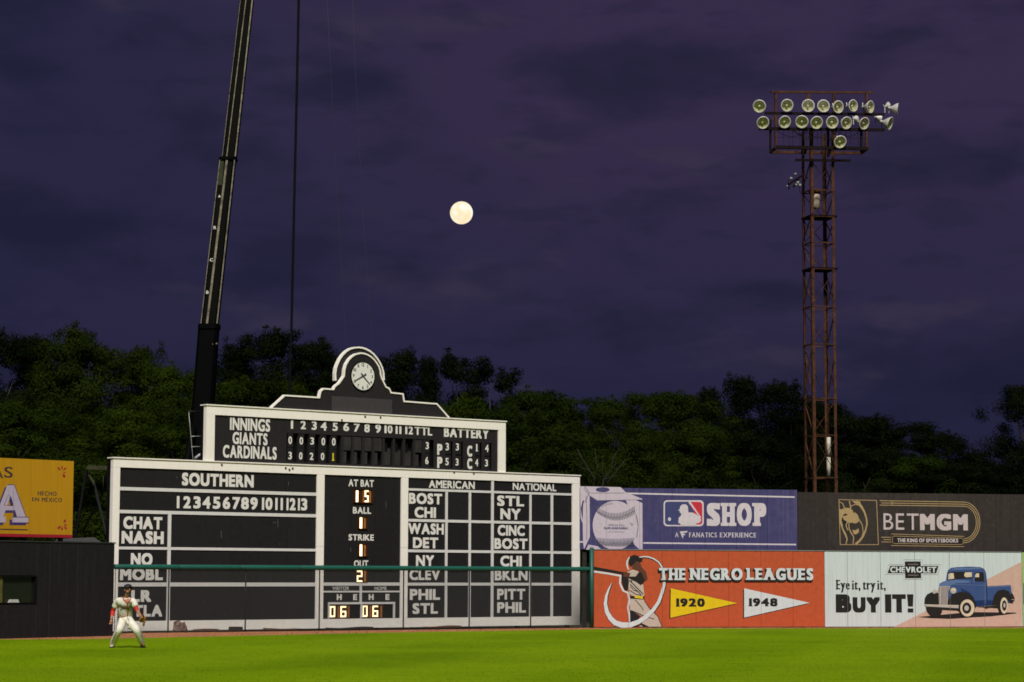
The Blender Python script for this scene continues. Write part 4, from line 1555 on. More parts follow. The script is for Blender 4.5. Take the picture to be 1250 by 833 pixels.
# --- casino board print
zb = lambda p: Z(1068, 600, 8.803, p)
G = TB
tracks = []
for yl, yr, xe, yb_ in ((100, 115, 1128, 553), (125, 138, 1109, 532), (148, 160, 1090, 511)):
    pts = [(50 if yl != 125 else 70, yl), (500, (yl + yr) / 2), (950, yr)]
    cy = (yr + yb_) / 2
    for k in range(1, 16):
        t = -PI / 2 + PI * k / 16
        pts.append((955 + (xe - 955) * math.cos(t), cy + (yb_ - yr) / 2 * math.sin(t)))
    pts.append((955, yb_))
    tracks.append((zb(pts), .028))
tracks += [(zb([(x0, y), (172, y + 2)]), .026) for x0, y in ((68, 493), (92, 518), (70, 543))]
tracks.append((zb([(183, 103), (183, 148)]), .022))
G.stroke('track_lines', tracks, p_gold, lay=1)
G.polys('banner_field', [zb([(176, 462), (957, 487), (957, 592), (176, 580)])], p_blk, lay=2)
G.stroke('banner_outline', [(zb([(176, 458), (957, 485), (957, 594), (176, 582), (176, 458)]), .024), (zb([(200, 480), (935, 503), (948, 515), (948, 560), (930, 572), (204, 560), (188, 548), (188, 492), (200, 480)]), .020)], p_gold, lay=3)
G.text('THE KING OF SPORTSBOOKS', 1068 + 240 / 8.803, 1068 + 893 / 8.803, 600 + 507 / 8.803, 600 + 549 / 8.803, p_mgm, lay=4, weight=.10, gap=.08, space=.26)
G.text('BET', 1068 + 92 / 8.803, 1068 + 470 / 8.803, 600 + 238 / 8.803, 600 + 412 / 8.803, p_mgm, weight=.0, gap=.13)
G.text('MGM', 1068 + 484 / 8.803, 1068 + 998 / 8.803, 600 + 243 / 8.803, 600 + 420 / 8.803, p_mgm, weight=.14, gap=.10)
zl = lambda p: Z(1020, 600, 11.1, p)
G.stroke('badge_outline', [(zl([(45, 112), (555, 124), (580, 722), (62, 722), (45, 112)]), .036)], p_gold, lay=2)
G.polys('lion_mark', [zl([(48, 238), (80, 245), (130, 222), (195, 228), (250, 272), (300, 318), (325, 385), (305, 420), (262, 436), (225, 424), (190, 430), (150, 408), (112, 385), (92, 340), (78, 390), (100, 470), (80, 480), (55, 420)]),
                      zl([(215, 128), (330, 135), (350, 210), (300, 185), (260, 160)]),
                      zl([(230, 520), (265, 530), (312, 502), (320, 550), (270, 588), (240, 570)])], p_gold, lay=1)
G.stroke('lion_lines', [(zl([(285, 128), (345, 200), (390, 280), (418, 370), (424, 440), (405, 530), (370, 610), (325, 670), (270, 718)]), [.08, .09, .07, .065, .06, .06, .07, .08, .085]),
                        (zl([(70, 440), (100, 520), (135, 590), (155, 650), (140, 715)]), [.04, .06, .07, .05, .035]),
                        (zl([(165, 400), (140, 460), (165, 530)]), .04),
                        (zl([(178, 430), (182, 510), (215, 570), (245, 620), (235, 715)]), [.03, .04, .05, .04, .035]),
                        (zl([(320, 385), (362, 460), (372, 550), (358, 615)]), [.045, .035, .03, .03]),
                        (zl([(52, 142), (95, 165), (122, 235)]), [.03, .035, .04]),
                        (zl([(185, 130), (195, 180), (205, 235)]), [.05, .04, .04]),
                        (zl([(205, 205), (260, 175), (320, 190), (350, 225)]), [.03, .03, .04, .05])], p_gold, lay=2, lift=.002)
G.polys('lion_shade', [zl([(95, 325), (130, 300), (165, 318), (120, 330)]), zl([(95, 385), (145, 400), (120, 470)]), zl([(230, 270), (250, 265), (262, 300)])], p_blk, lay=4)

# --- truck wall print
G = WB
G.polys('pink_ground', [Z(1100, 670, 8.333, p) for p in ([(-75, 797), (25, 748), (180, 670), (1205, 142), (1228, 130), (1228, 790)],)], p_pink, lay=1)
zt = lambda p: Z(1100, 670, 8.333, p)
G.polys('truck_shadow', [zt([(165, 695), (300, 682), (700, 645), (1165, 650), (1175, 658), (900, 690), (700, 700), (500, 714), (300, 708)])], p_blk, lay=2)
G.polys('truck_body', [zt([(870, 382), (1115, 370), (1122, 470), (1135, 548), (1000, 572), (868, 578)]),
                       zt([(455, 325), (466, 245), (478, 215), (505, 196), (560, 188), (700, 182), (805, 188), (845, 205), (862, 240), (874, 340), (880, 578), (760, 588), (700, 480), (620, 445), (560, 460), (480, 570), (465, 390), (385, 388), (390, 355), (420, 338)])], p_tblue, lay=3)
G.polys('truck_highlight', [zt([(388, 386), (398, 352), (460, 328), (560, 316), (700, 328), (690, 345), (560, 350), (480, 384)]), zt([(490, 215), (560, 196), (780, 192), (830, 205), (700, 212), (560, 216)]), zt([(880, 388), (1112, 377), (1112, 384), (880, 396)]), zt([(735, 300), (745, 298), (746, 345), (736, 345)])], p_tblue2, lay=4)
G.polys('truck_shade', [zt([(740, 530), (870, 520), (1000, 535), (1000, 572), (868, 580), (760, 588)]), zt([(600, 400), (690, 440), (740, 500), (700, 470), (620, 440)]), zt([(862, 360), (872, 360), (878, 560), (868, 560)])], p_tblue3, lay=4, lift=.001)
G.stroke('truck_trim', [(zt([(520, 362), (700, 370), (858, 374)]), .02), (zt([(855, 350), (858, 560)]), .018)], p_tblue2, lay=5, lift=.001)
G.polys('truck_windows', [zt([(472, 322), (476, 252), (490, 236), (722, 234), (722, 302), (600, 306), (540, 312)]), zt([(744, 332), (748, 252), (765, 238), (836, 240), (850, 334)])], p_blk, lay=5)
G.polys('window_glints', [zt([(478, 314), (480, 258), (490, 250), (532, 248), (538, 304)]), zt([(640, 262), (650, 241), (718, 240), (718, 286), (662, 292), (642, 280)]), zt([(749, 290), (754, 262), (772, 248), (792, 254), (792, 290)])], p_cream, lay=6)
G.polys('truck_fenders', [zt([(234, 562), (238, 505), (262, 465), (310, 442), (378, 450), (382, 572)]),
                          zt([(468, 572), (474, 520), (515, 470), (600, 438), (680, 448), (730, 488), (764, 560), (758, 602), (730, 602), (715, 545), (675, 512), (640, 520), (612, 562), (608, 578)]),
                          zt([(925, 548), (945, 475), (980, 428), (1040, 415), (1092, 432), (1120, 480), (1137, 552), (1115, 556), (1080, 520), (1045, 492), (1012, 515), (998, 572), (930, 575)]),
                          zt([(248, 594), (420, 600), (412, 650), (385, 690), (330, 695), (285, 672), (258, 635)]),
                          zt([(400, 600), (600, 598), (600, 642), (560, 628), (420, 622)]),
                          zt([(755, 592), (1000, 576), (1000, 606), (900, 600), (860, 610), (835, 596)]),
                          zt([(1118, 440), (1140, 470), (1155, 515), (1130, 555), (1118, 530)])], p_blk, lay=6)
G.polys('truck_grille', [zt([(382, 388), (398, 384), (498, 384), (470, 430), (466, 572), (384, 574), (376, 420)])], p_grille, lay=7)
G.stroke('grille_edges', [(zt([(404, 388), (396, 450), (396, 572)]), .035), (zt([(388, 385), (498, 384)]), .02), (zt([(494, 390), (472, 440), (468, 572)]), .018)] + [(zt([(416 + 12 * k, 392), (410 + 11 * k, 568)]), .006) for k in range(1, 5)], p_silver, lay=8)
G.polys('truck_bumper', [zt([(232, 566), (600, 574), (606, 604), (580, 606), (250, 586)])], p_silver, lay=9)
G.stroke('bumper_line', [(zt([(245, 572), (600, 582)]), .02)], p_cream, lay=10)
G.polys('tyres', [zt(ell(664, 602, 84, 95, 30)), zt(ell(1030, 580, 50, 90, 26))], p_blk, lay=9, lift=.003)
G.polys('whitewalls', [zt(ell(670, 603, 72, 87, 30)), zt(ell(1044, 578, 38, 82, 26))], p_cream, lay=11)
G.polys('wheel_centres', [zt(ell(664, 604, 46, 57, 26)), zt(ell(1046, 578, 24, 54, 22))], p_blk, lay=12)
G.polys('hubcaps', [zt(ell(662, 604, 23, 28, 20)), zt(ell(1047, 576, 11, 24, 16))], p_silver, lay=13)
G.polys('headlamps', [zt(ell(334, 432, 22, 26, 16)), zt(ell(527, 427, 32, 30, 20)), zt(ell(365, 438, 12, 12, 12))], p_silver, lay=13)
G.polys('headlamp_glints', [zt([(500, 412), (530, 398), (556, 412), (545, 430), (520, 425)]), zt(ell(330, 418, 15, 10, 12))], p_cream, lay=14)
G.stroke('tail_lamp', [(zt(ell(1128, 400, 11, 26, 16) + [(1139, 400)]), .012), (zt([(1120, 515), (1155, 520)]), .02)], p_silver, lay=13)
# emblem and words
zc = lambda p: Z(1005, 675, 8.333, p)
G.stroke('emblem_outline', [(zc([(813, 70), (1006, 72), (1012, 122), (1200, 122), (1165, 222), (1012, 222), (1012, 272), (815, 270), (815, 222), (630, 220), (665, 120), (813, 120), (813, 70)]), .016)], p_grille, lay=1)
G.polys('emblem', [zc([(828, 88), (990, 88), (996, 258), (832, 258)]), zc([(680, 133), (1172, 135), (1148, 208), (652, 207)])], p_blk, lay=2)
G.stroke('emblem_small_print', [(zc([(860, 118), (965, 118)]), .02), (zc([(860, 228), (965, 228)]), .02)], p_grille, lay=4)
G.text('CHEVROLET', 1005 + 680 / 8.333, 1005 + 1148 / 8.333, 675 + 142 / 8.333, 675 + 201 / 8.333, p_ice, lay=4, weight=.09, gap=.08)
G.text('Eye it, try it,', 1005 + 126 / 8.333, 1005 + 635 / 8.333, 675 + 276 / 8.333, 675 + 374 / 8.333, p_blk, weight=.13, slab=.075, gap=.03, space=.22, vweight=.02)
for ch, a, b, t_ in (('B', 126, 285, 422), ('U', 298, 430, 452), ('Y', 438, 578, 452), ('I', 627, 692, 422), ('T', 700, 840, 422)):
    G.text(ch, 1005 + a / 8.333, 1005 + b / 8.333, 675 + t_ / 8.333, 675 + 608 / 8.333, p_blk, weight={'I': .3, 'T': .22, 'B': .17}.get(ch, .19), vweight=.10)
G.polys('exclamation_mark', [zc([(850, 422), (917, 422), (912, 548), (862, 548)]), zc([(858, 566), (916, 566), (916, 608), (858, 608)])], p_blk, lay=1)

# --- red wall print
G = RB
zr_ = lambda p: Z(725, 670, 8.333, p)
sw = [(182, 345), (150, 410), (125, 480), (115, 560), (130, 640), (165, 705), (215, 755), (290, 778), (370, 775), (450, 745), (530, 692), (600, 625), (655, 545), (690, 450), (712, 370), (716, 300), (706, 235), (690, 185), (655, 135), (610, 105), (560, 86), (510, 80), (460, 88)]
wd = [.01, .06, .09, .12, .15, .17, .19, .20, .18, .16, .15, .13, .12, .11, .10, .09, .07, .06, .05, .05, .045, .045, .03]
G.stroke('swing_arc_shadow', [(zr_([(x + 5, y + 5) for x, y in sw]), [w + .035 for w in wd])], p_blk, lay=1)
G.stroke('swing_arc', [(zr_(sw), wd)], p_ice, lay=9)
G.stroke('figure_outline', [(zr_([(362, 85), (338, 130), (336, 165), (352, 215)]), .06), (zr_([(0, 232), (140, 252), (278, 278)]), .065), (zr_([(272, 270), (264, 350), (298, 428), (345, 448), (360, 520), (346, 600), (362, 690), (366, 745)]), .07)], p_ice, lay=2)
G.polys('bat_drawing', [zr_([(0, 182), (300, 238), (296, 262), (0, 216)])], p_blk, lay=3)
G.polys('flannel_drawing', [zr_([(340, 232), (400, 212), (452, 232), (470, 262), (440, 285), (380, 292), (345, 270)]), zr_([(350, 300), (420, 336), (500, 366), (512, 470), (508, 484), (400, 482), (356, 460), (348, 380)]),
                            zr_([(362, 508), (508, 518), (560, 600), (640, 680), (672, 735), (690, 793), (470, 793), (505, 720), (490, 690), (420, 655), (368, 622)])], p_flannel, lay=4)
G.polys('dark_drawing', [zr_([(354, 112), (368, 78), (410, 62), (450, 74), (466, 96), (496, 104), (482, 136), (432, 130), (402, 160), (372, 182), (354, 150)]),
                         zr_([(282, 238), (350, 262), (356, 340), (342, 420), (316, 428), (290, 372), (278, 300)]),
                         zr_([(350, 285), (425, 282), (455, 238), (500, 250), (532, 300), (500, 352), (474, 372), (420, 332), (360, 302)]),
                         zr_([(366, 622), (470, 690), (440, 730), (368, 748)]), zr_([(366, 482), (506, 488), (506, 518), (366, 506)]), zr_([(380, 793), (470, 752), (560, 793), (500, 793), (470, 770), (440, 793)])], p_blk, lay=5)
G.polys('skin_drawing', [zr_([(402, 160), (432, 126), (468, 140), (484, 182), (456, 214), (402, 214), (384, 190)]), zr_([(448, 218), (484, 184), (530, 240), (545, 308), (520, 332), (486, 252)]), zr_([(298, 234), (372, 250), (352, 290), (300, 286)])], p_brown, lay=6)
G.polys('belt_drawing', [zr_([(412, 474), (496, 486), (496, 512), (414, 500)])], p_yel, lay=7)
G.stroke('fold_lines', [(zr_([(358, 318), (420, 380), (500, 462)]), .03), (zr_([(365, 360), (430, 420), (480, 470)]), .022), (zr_([(356, 420), (420, 460), (480, 476)]), .02), (zr_([(420, 520), (480, 590), (502, 628)]), .02), (zr_([(380, 630), (470, 668), (520, 690)]), .03), (zr_([(514, 480), (512, 530), (560, 600), (650, 690), (690, 790)]), .02), (zr_([(500, 712), (560, 700), (610, 716)]), .02), (zr_([(470, 745), (500, 790)]), .03), (zr_([(370, 380), (400, 420), (460, 440)]), .018), (zr_([(380, 345), (385, 300)]), .03)], p_blk, lay=7)
for st_, a, b in (('THE', 804.2, 836.4), ('NEGRO', 841, 906), ('LEAGUES', 910, 992.3)):
    G.text(st_, a, b, 693.7, 708.3, p_blk, lay=10, weight=.16, slab=.10, gap=.02, grow=.08, off=(-.03, -.045), name='lettering_shadow')
    G.text(st_, a, b, 693.7, 708.3, p_ice, lay=14, weight=.13, slab=.10, gap=.07, vweight=.05)
for pts, mt in (([(818.8, 718.4), (899.9, 736.5), (818.3, 754.4)], p_yel), ([(908.4, 718.4), (988.3, 736.1), (908.4, 754.1)], p_ice)):
    G.polys('pennant_shadow', [[(x - 1.3, y + 1.2) for x, y in pts]], p_blk, lay=1)
    G.polys('pennant', [pts], mt, lay=2)
G.text('1920', 824.8, 860.3, 730.6, 740.9, p_blk, lay=3, weight=.12, slab=.08, gap=.03)
G.text('1948', 913.6, 949, 730.4, 740.5, p_blk, lay=3, weight=.12, slab=.08, gap=.03)
# ================================================================== MOON
MD = 3000.0
mp_ = CP + ray(563.3, 260.0).normalized() * MD
mm_ = bpy.data.materials.new('moonlit_rock')
mm_.use_nodes = True
t = mm_.node_tree
b = t.nodes['Principled BSDF']
b.inputs['Base Color'].default_value = (0.02, 0.02, 0.02, 1)
co = t.nodes.new('ShaderNodeTexCoord')
n = t.nodes.new('ShaderNodeTexNoise')
n.inputs['Scale'].default_value = 0.085
n.inputs['Detail'].default_value = 3
t.links.new(co.outputs['Object'], n.inputs['Vector'])
r = t.nodes.new('ShaderNodeValToRGB')
r.color_ramp.elements[0].position = .40
r.color_ramp.elements[0].color = (1.0, 0.82, 0.52, 1)
r.color_ramp.elements[1].position = .60
r.color_ramp.elements[1].color = (1.0, 0.96, 0.80, 1)
t.links.new(n.outputs['Fac'], r.inputs['Fac'])
t.links.new(r.outputs[0], b.inputs['Emission Color'])
b.inputs['Emission Strength'].default_value = 1.0
bm = bmesh.new()
bmesh.ops.create_uvsphere(bm, u_segments=48, v_segments=24, radius=13.9 / F * MD)
o = obj('moon', bm, mm_, smooth=True)
o.location = mp_
o['label'] = 'full moon, pale yellow, alone in the purple cloudy sky'
o['category'] = 'moon'

# ================================================================== CRANE BOOM AND CABLES
CD = 96.0
cr = thing('mobile_crane', 'tall black telescopic crane boom with painted edge glints rising behind the scoreboard', 'crane', at_depth(232, 700, CD) * 1.0)
cr.location.z = 0
c0_ = cr.location.copy()
cr.location = c0_
m_boom = M('black_boom_paint', (0.0022, 0.0024, 0.0018), .6, var=.3, scale=1.2, spec=.06)
m_boomd = M('boom_base_black', (0.0011, 0.0011, 0.0013), .7, var=.2, spec=.05)
m_edge_glint = M('painted_edge_glint', (0.20, 0.18, 0.12), .5, var=.4, scale=3.0, col2=(0.07, 0.06, 0.04), thr=.50)  # cream colour painting in the light reflected along the boom edges
m_edge2 = M('dull_olive_face', (0.040, 0.042, 0.024), .5, var=.3, scale=2.0)


def bpnt(x, y, dy=0.0):
    return at_depth(x, y, CD + dy) - c0_


def boomsec(name, xl0, xr0, y0, xl1, xr1, y1, mat, depth=.7, dy=0.0):
    """tapered boom section with chamfered edges; y0 lower end, y1 upper end in picture rows"""
    bm = bmesh.new()
    rings = []
    for xl, xr, y in ((xl0, xr0, y0), (xl1, xr1, y1)):
        a, c = bpnt(xl, y, dy), bpnt(xr, y, dy)
        w = (c - a).length
        ch = w * .13
        u = (c - a).normalized()
        n = Vector((0, 1, 0))
        pts = [a + u * 0 + n * ch, a + u * ch, c - u * ch, c + n * ch, c + n * (depth - ch), c - u * ch + n * depth, a + u * ch + n * depth, a + n * (depth - ch)]
        rings.append([bm.verts.new(p) for p in pts])
    for k in range(8):
        bm.faces.new((rings[0][k], rings[0][(k + 1) % 8], rings[1][(k + 1) % 8], rings[1][k]))
    bm.faces.new(rings[0][::-1])
    bm.faces.new(rings[1])
    return obj(name, fix(bm), mat, cr)


boomsec('boom_section', 218, 246, 690, 241.6, 265.4, 398, m_boomd, .85, -.1)
boomsec('boom_section', 243.3, 264.0, 405, 267.6, 286.6, 192, m_boom, .7)
boomsec('boom_section', 270.2, 287.0, 196, 292.2, 308.2, 0, m_boom, .6, .05)
boomsec('boom_section', 292.2, 308.2, 0, 358, 368, -600, m_boom, .5, .07)
boomsec('boom_collar', 241.0, 265.8, 401, 241.6, 266.6, 395, m_boomd, .95, -.15)
boomsec('boom_collar', 266.8, 287.6, 194.5, 267.2, 288.0, 191.5, m_boomd, .8, -.08)
boomsec('boom_face', 267.9, 273.6, 396 - 396 + 194.5 + 0.5, 267.9, 273.6, 194.4, m_edge2, .1, -.03)
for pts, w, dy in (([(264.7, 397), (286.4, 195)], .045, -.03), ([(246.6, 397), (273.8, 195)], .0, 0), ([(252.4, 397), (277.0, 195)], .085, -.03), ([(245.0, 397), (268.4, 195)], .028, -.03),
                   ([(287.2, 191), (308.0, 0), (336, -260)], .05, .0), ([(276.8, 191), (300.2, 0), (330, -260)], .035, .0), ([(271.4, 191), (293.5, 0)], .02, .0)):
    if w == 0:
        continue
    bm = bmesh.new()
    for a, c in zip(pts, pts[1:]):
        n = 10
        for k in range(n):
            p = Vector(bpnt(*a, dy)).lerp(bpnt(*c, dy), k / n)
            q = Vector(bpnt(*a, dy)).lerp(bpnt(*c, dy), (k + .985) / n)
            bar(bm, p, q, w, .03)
    obj('edge_glint_strip', fix(bm), m_edge_glint, cr)  # strips added to carry the painted glints
# pale olive flank of the second section
bm = bmesh.new()
q = [bpnt(268.2, 196, -.012), bpnt(273.4, 196, -.012), bpnt(271.0, 226, -.012), bpnt(265.2, 226, -.012)]
bm.faces.new([bm.verts.new(p) for p in q[::-1]])
q2 = [bm.verts.new(p + Vector((0, .03, 0))) for p in q]
obj('side_plate', bm, M('olive_plate', (0.035, 0.04, 0.022), .5, spec=.1, var=.3), cr)
# small white marks on the boom
wm = M('white_decal', (0.6, 0.6, 0.58), .5)
for (x, y, k) in ((267.8, 239.4, 'tri'), (262.3, 278.0, 'R'), (257.8, 317.4, 'C'), (253.3, 356.9, 'B')):
    bm = bmesh.new()
    c = bpnt(x, y, -.02)
    s = .055
    if k == 'tri':
        pts = [(-s, -s), (s, -s), (0.1 * s, s)]
        a = [bm.verts.new(c + Vector((u, 0, v))) for u, v in pts]
        b2 = [bm.verts.new(c + Vector((u, .015, v))) for u, v in pts]
        bm.faces.new(a)
        bm.faces.new(b2[::-1])
        for i in range(3):
            bm.faces.new((a[i], a[(i + 1) % 3], b2[(i + 1) % 3], b2[i]))
    else:
        P = text_polys(k, .08)
        for vs, fs, ly in P:
            bv = [bm.verts.new(c + Vector(((u - .3) * .19, -.0005 * ly, (v - .35) * .19))) for u, v in vs]
            for f in fs:
                bm.faces.new([bv[i] for i in f])
    obj('boom_mark', bm, wm, cr)
for p_, r_ in (((264.5, 420), .05), ((259.5, 420.5), .03)):
    bm = bmesh.new()
    bmesh.ops.create_icosphere(bm, subdivisions=2, radius=r_, matrix=Matrix.Translation(bpnt(*p_, -.14)))
    obj('pin', bm, M('dull_brass_pin', (0.12, 0.09, 0.05), .5), cr, smooth=True)
# lift cylinder and turntable behind the board
bm = bmesh.new()
tube(bm, [bpnt(226, 690, -.8), bpnt(222, 600, -.7), bpnt(236, 520, -.3)], [.2, .17, .13], 12)
obj('lift_cylinder', bm, m_boomd, cr)
bm = bmesh.new()
box(bm, -1.6, 2.6, -1.0, 1.4, .9, 2.1)
box(bm, -2.2, 4.8, -1.2, 1.3, .35, .85)
bmesh.ops.bevel(bm, geom=list(bm.edges), offset=.06, segments=1, affect='EDGES')
obj('chassis', fix(bm), m_boomd, cr)
for k, (x, y) in enumerate(((-1.4, -1.2), (.2, -1.2), (2.2, -1.2), (3.8, -1.2), (-1.4, 1.1), (.2, 1.1), (2.2, 1.1), (3.8, 1.1))):
    bm = bmesh.new()
    lathe(bm, [(.001, 0), (.3, 0), (.5, .02), (.56, .12), (.5, .3), (.3, .32), (.001, .32)], 20, Matrix.Translation((x, y + .1, .40)) @ Matrix.Rotation(PI / 2, 4, 'X'))
    obj('wheel', fix(bm), M('black_rubber', (0.012, 0.012, 0.012), .8), cr)

m_rope = M('black_cable', (0.003, 0.003, 0.004), .8, spec=.1)
rp = [(380, -600), (371.5, -230), (364.6, 0), (362.6, 100), (360.2, 200), (358, 300), (355.8, 400), (353.4, 470), (352.6, 560), (352.3, 640)]
bm = bmesh.new()
tube(bm, [at_depth(x, y, CD - 1) for x, y in rp], .05, 8)
rope = thing('hoist_cable', 'thick black cable hanging down the sky to the right of the crane boom', 'cable', (0, 0, 0))
obj('cable', bm, m_rope, rope)
bm = bmesh.new()
e_ = at_depth(352.3, 645, CD - 1)
lathe(bm, [(.001, .4), (.12, .3), (.16, 0), (.12, -.3), (.001, -.4)], 16, Matrix.Translation(e_))
obj('headache_ball', fix(bm), m_boomd, rope)
for lab, pl in (('faint thin wire in the sky just right of the hoist cable', [(396, -60), (404, 90), (411, 230), (417, 330), (422, 415), (426, 520)]), ('faintest thin wire between the hoist cable and the moon', [(428, -60), (434, 90), (443, 260), (450, 360), (455, 420), (461, 520)])):
    bm = bmesh.new()
    tube(bm, [at_depth(x, y, CD + 4) for x, y in pl], .0065, 5)
    o = obj('wire', bm, M('pale_thin_wire', (0.035, 0.030, 0.038), .7))
    o['label'] = lab
    o['category'] = 'wire'

# ================================================================== LIGHT TOWER
TD = 110.0
tw0 = at_depth(993.5, 600, TD)
TA = R(14)
tx_, ty_ = Vector((math.cos(TA), math.sin(TA), 0)), Vector((-math.sin(TA), math.cos(TA), 0))
TS = 1.17
tw = thing('light_tower', 'rusty red lattice light tower with two rows of unlit floodlights', 'light tower', (tw0.x, tw0.y, -.15), TA)
m_rust = M('rusty_red_steel', (0.072, 0.029, 0.014), .8, spec=.15, var=.35, scale=4.0, col2=(0.026, 0.014, 0.012), thr=.5, bump=.2)
m_rustd = M('dark_rust_steel', (0.010, 0.0055, 0.006), .8, spec=.1, var=.3, scale=4.0)


def tl(px, py, fy=0.0):
    """point in tower coordinates for a pixel, in the plane fy behind the front face"""
    n = Vector((tx_.y, -tx_.x, 0))
    P = Vector((tw0.x, tw0.y, 0)) + ty_ * fy
    d = ray(px, py)
    k = (P - CP).dot(n) / d.dot(n)
    p = CP + d * k - Vector((tw0.x, tw0.y, -.15))
    return Vector((p.dot(tx_), p.dot(ty_), p.z))


ztop = tl(1000, 158).z
legs = [(0, 0), (TS, 0), (0, TS), (TS, TS)]
for i, (x, y) in enumerate(legs):
    bm = bmesh.new()
    w = .13
    sx_, sy_ = (1 if x == 0 else -1), (1 if y == 0 else -1)
    bar(bm, (x + sx_ * w / 2, y, 0), (x + sx_ * w / 2, y, ztop), w, .022)
    bar(bm, (x, y + sy_ * w / 2 + sy_ * .012, 0), (x, y + sy_ * w / 2 + sy_ * .012, ztop), .022, w)
    obj('leg', fix(bm), m_rust, tw)
ys_r = [583, 531, 486.3, 420, 374, 328, 296, 264, 232, 196]
zz = [tl(1000, y).z for y in ys_r]
zz = [1.0] + zz
faces_ = [((0, 0), (TS, 0)), ((TS, 0), (TS, TS)), ((TS, TS), (0, TS)), ((0, TS), (0, 0))]
for i, z in enumerate(zz[1:-1]):
    for (a, b2) in faces_:
        bm = bmesh.new()
        w = .055 if i not in (1,) else .03
        bar(bm, (*a, z), (*b2, z), w, w)
        obj('ring_bar', fix(bm), m_rust, tw)
for i in range(len(zz) - 1):
    for j, (a, b2) in enumerate(faces_):
        if (i + j) % 4 == 3:
            continue
        for flip in ((0, 1) if i % 2 == 1 else ((i + j) % 2,)):
            p, q = (a, b2) if flip == 0 else (b2, a)
            n = .02 * (1 if flip else -1)
            bm = bmesh.new()
            zm_ = zz[i] * .02 + zz[i + 1] * .98
            bar(bm, (p[0] + n, p[1] + n, zz[i] + .05), (q[0] + n, q[1] + n, zm_), .048, .018)
            obj('diagonal_brace', fix(bm), m_rust, tw)
        if zz[i + 1] - zz[i] > 2.2 and j == 0:
            bm = bmesh.new()
            mid = (zz[i] + zz[i + 1]) / 2
            bar(bm, (*a, mid), (*b2, zz[i] + .1), .04, .016)
            obj('diagonal_brace', fix(bm), m_rust, tw)
for yp in (328, 264):
    z = tl(1000, yp).z
    bm = bmesh.new()
    box(bm, -.05, TS + .12, -.05, TS + .05, z + .03, z + .06)
    for k in range(6):
        box(bm, -.05, TS + .12, k * .22, k * .22 + .03, z - .03, z + .028)
    obj('rest_platform', fix(bm), m_rustd, tw)
bm = bmesh.new()
a, b2 = tl(1011.5, 534, .5), tl(1011.5, 581.5, .5)
tube(bm, [a, (a + b2) / 2 + Vector((0, 0, .02))], .095, 12)
tube(bm, [(a + b2) / 2 - Vector((0, 0, .02)), b2], .095, 12)
obj('white_conduit', bm, M('chalky_white_tube', (0.50, 0.46, 0.38), .6, var=.2, scale=5, col2=(0.25, 0.15, 0.08), thr=.6), tw)
a = tl(995, 246, .55)
bm = bmesh.new()
m_can = M('beige_transformer', (0.30, 0.24, 0.18), .5, var=.3, scale=6, col2=(0.12, 0.06, 0.04), thr=.5)
lathe(bm, [(.001, .34), (.2, .33), (.23, .30), (.23, -.32), (.19, -.35), (.001, -.35)], 18, Matrix.Translation(a))
tc_ = obj('transformer', fix(bm), m_can, tw)
bm = bmesh.new()
lathe(bm, [(.001, .52), (.3, .50), (.3, .42), (.001, .40)], 18, Matrix.Translation(a))
for k in range(3):
    lathe(bm, [(.001, .62), (.035, .60), (.035, .5)], 8, Matrix.Translation(a + Vector((.12 * (k - 1), -.08, 0))))
obj('transformer_lid', fix(bm), m_rust, tc_)
bm = bmesh.new()
for k in range(3):
    tube(bm, [a + Vector((.22 + .0 * k, -.1, .1 * k)), a + Vector((.42, -.12, .1 + .1 * k)), a + Vector((.5, -.1, .5))], .014, 5)
obj('loose_wire', bm, m_rustd, tw)
# antenna arm
bm = bmesh.new()
p0, p1 = tl(981, 213, 0), tl(962.5, 225, -.3)
tube(bm, [p0, p1], .055, 6)
tube(bm, [p0 + Vector((-.25, 0, -.2)), p1 + Vector((.25, 0, -.12))], .045, 6)
tube(bm, [p1 + Vector((0, 0, .2)), p1 + Vector((.02, 0, -.25))], .03, 6)
obj('antenna_arm', bm, m_rustd, tw)
for k, (x, y, r_) in enumerate(((971, 212.5, .07), (966, 218, .06), (963.5, 224, .07), (973.5, 223, .08), (971, 226, .07), (976.5, 226, .07), (961.5, 227.5, .05))):
    c = tl(x, y, -.2)
    bm = bmesh.new()
    lathe(bm, [(.001, r_), (r_, .02), (r_ * .9, -r_), (.001, -r_ * 1.2)], 10, Matrix.Translation(c) @ Matrix.Rotation(.7 + k, 4, 'X') @ Matrix.Rotation(k * 1.3, 4, 'Y'))
    obj('antenna_horn', fix(bm), M('pale_grey_plastic', (0.22, 0.24, 0.22), .5, var=.2), tw)
bm = bmesh.new()
tube(bm, [tl(975, 228, -.1), tl(977, 236, -.1), tl(983, 240, 0)], .012, 5)
obj('loose_wire', bm, m_rustd, tw)

# head frame
FYF, FYB = -.55, TS + .35          # front and back planes of the lamp gallery


def hb(name, x0, y0, x1, y1, f0, f1, w, mt=None):
    bm = bmesh.new()
    bar(bm, tl(x0, y0, f0), tl(x1, y1, f1), w, w)
    obj(name, fix(bm), mt or m_rust, tw)


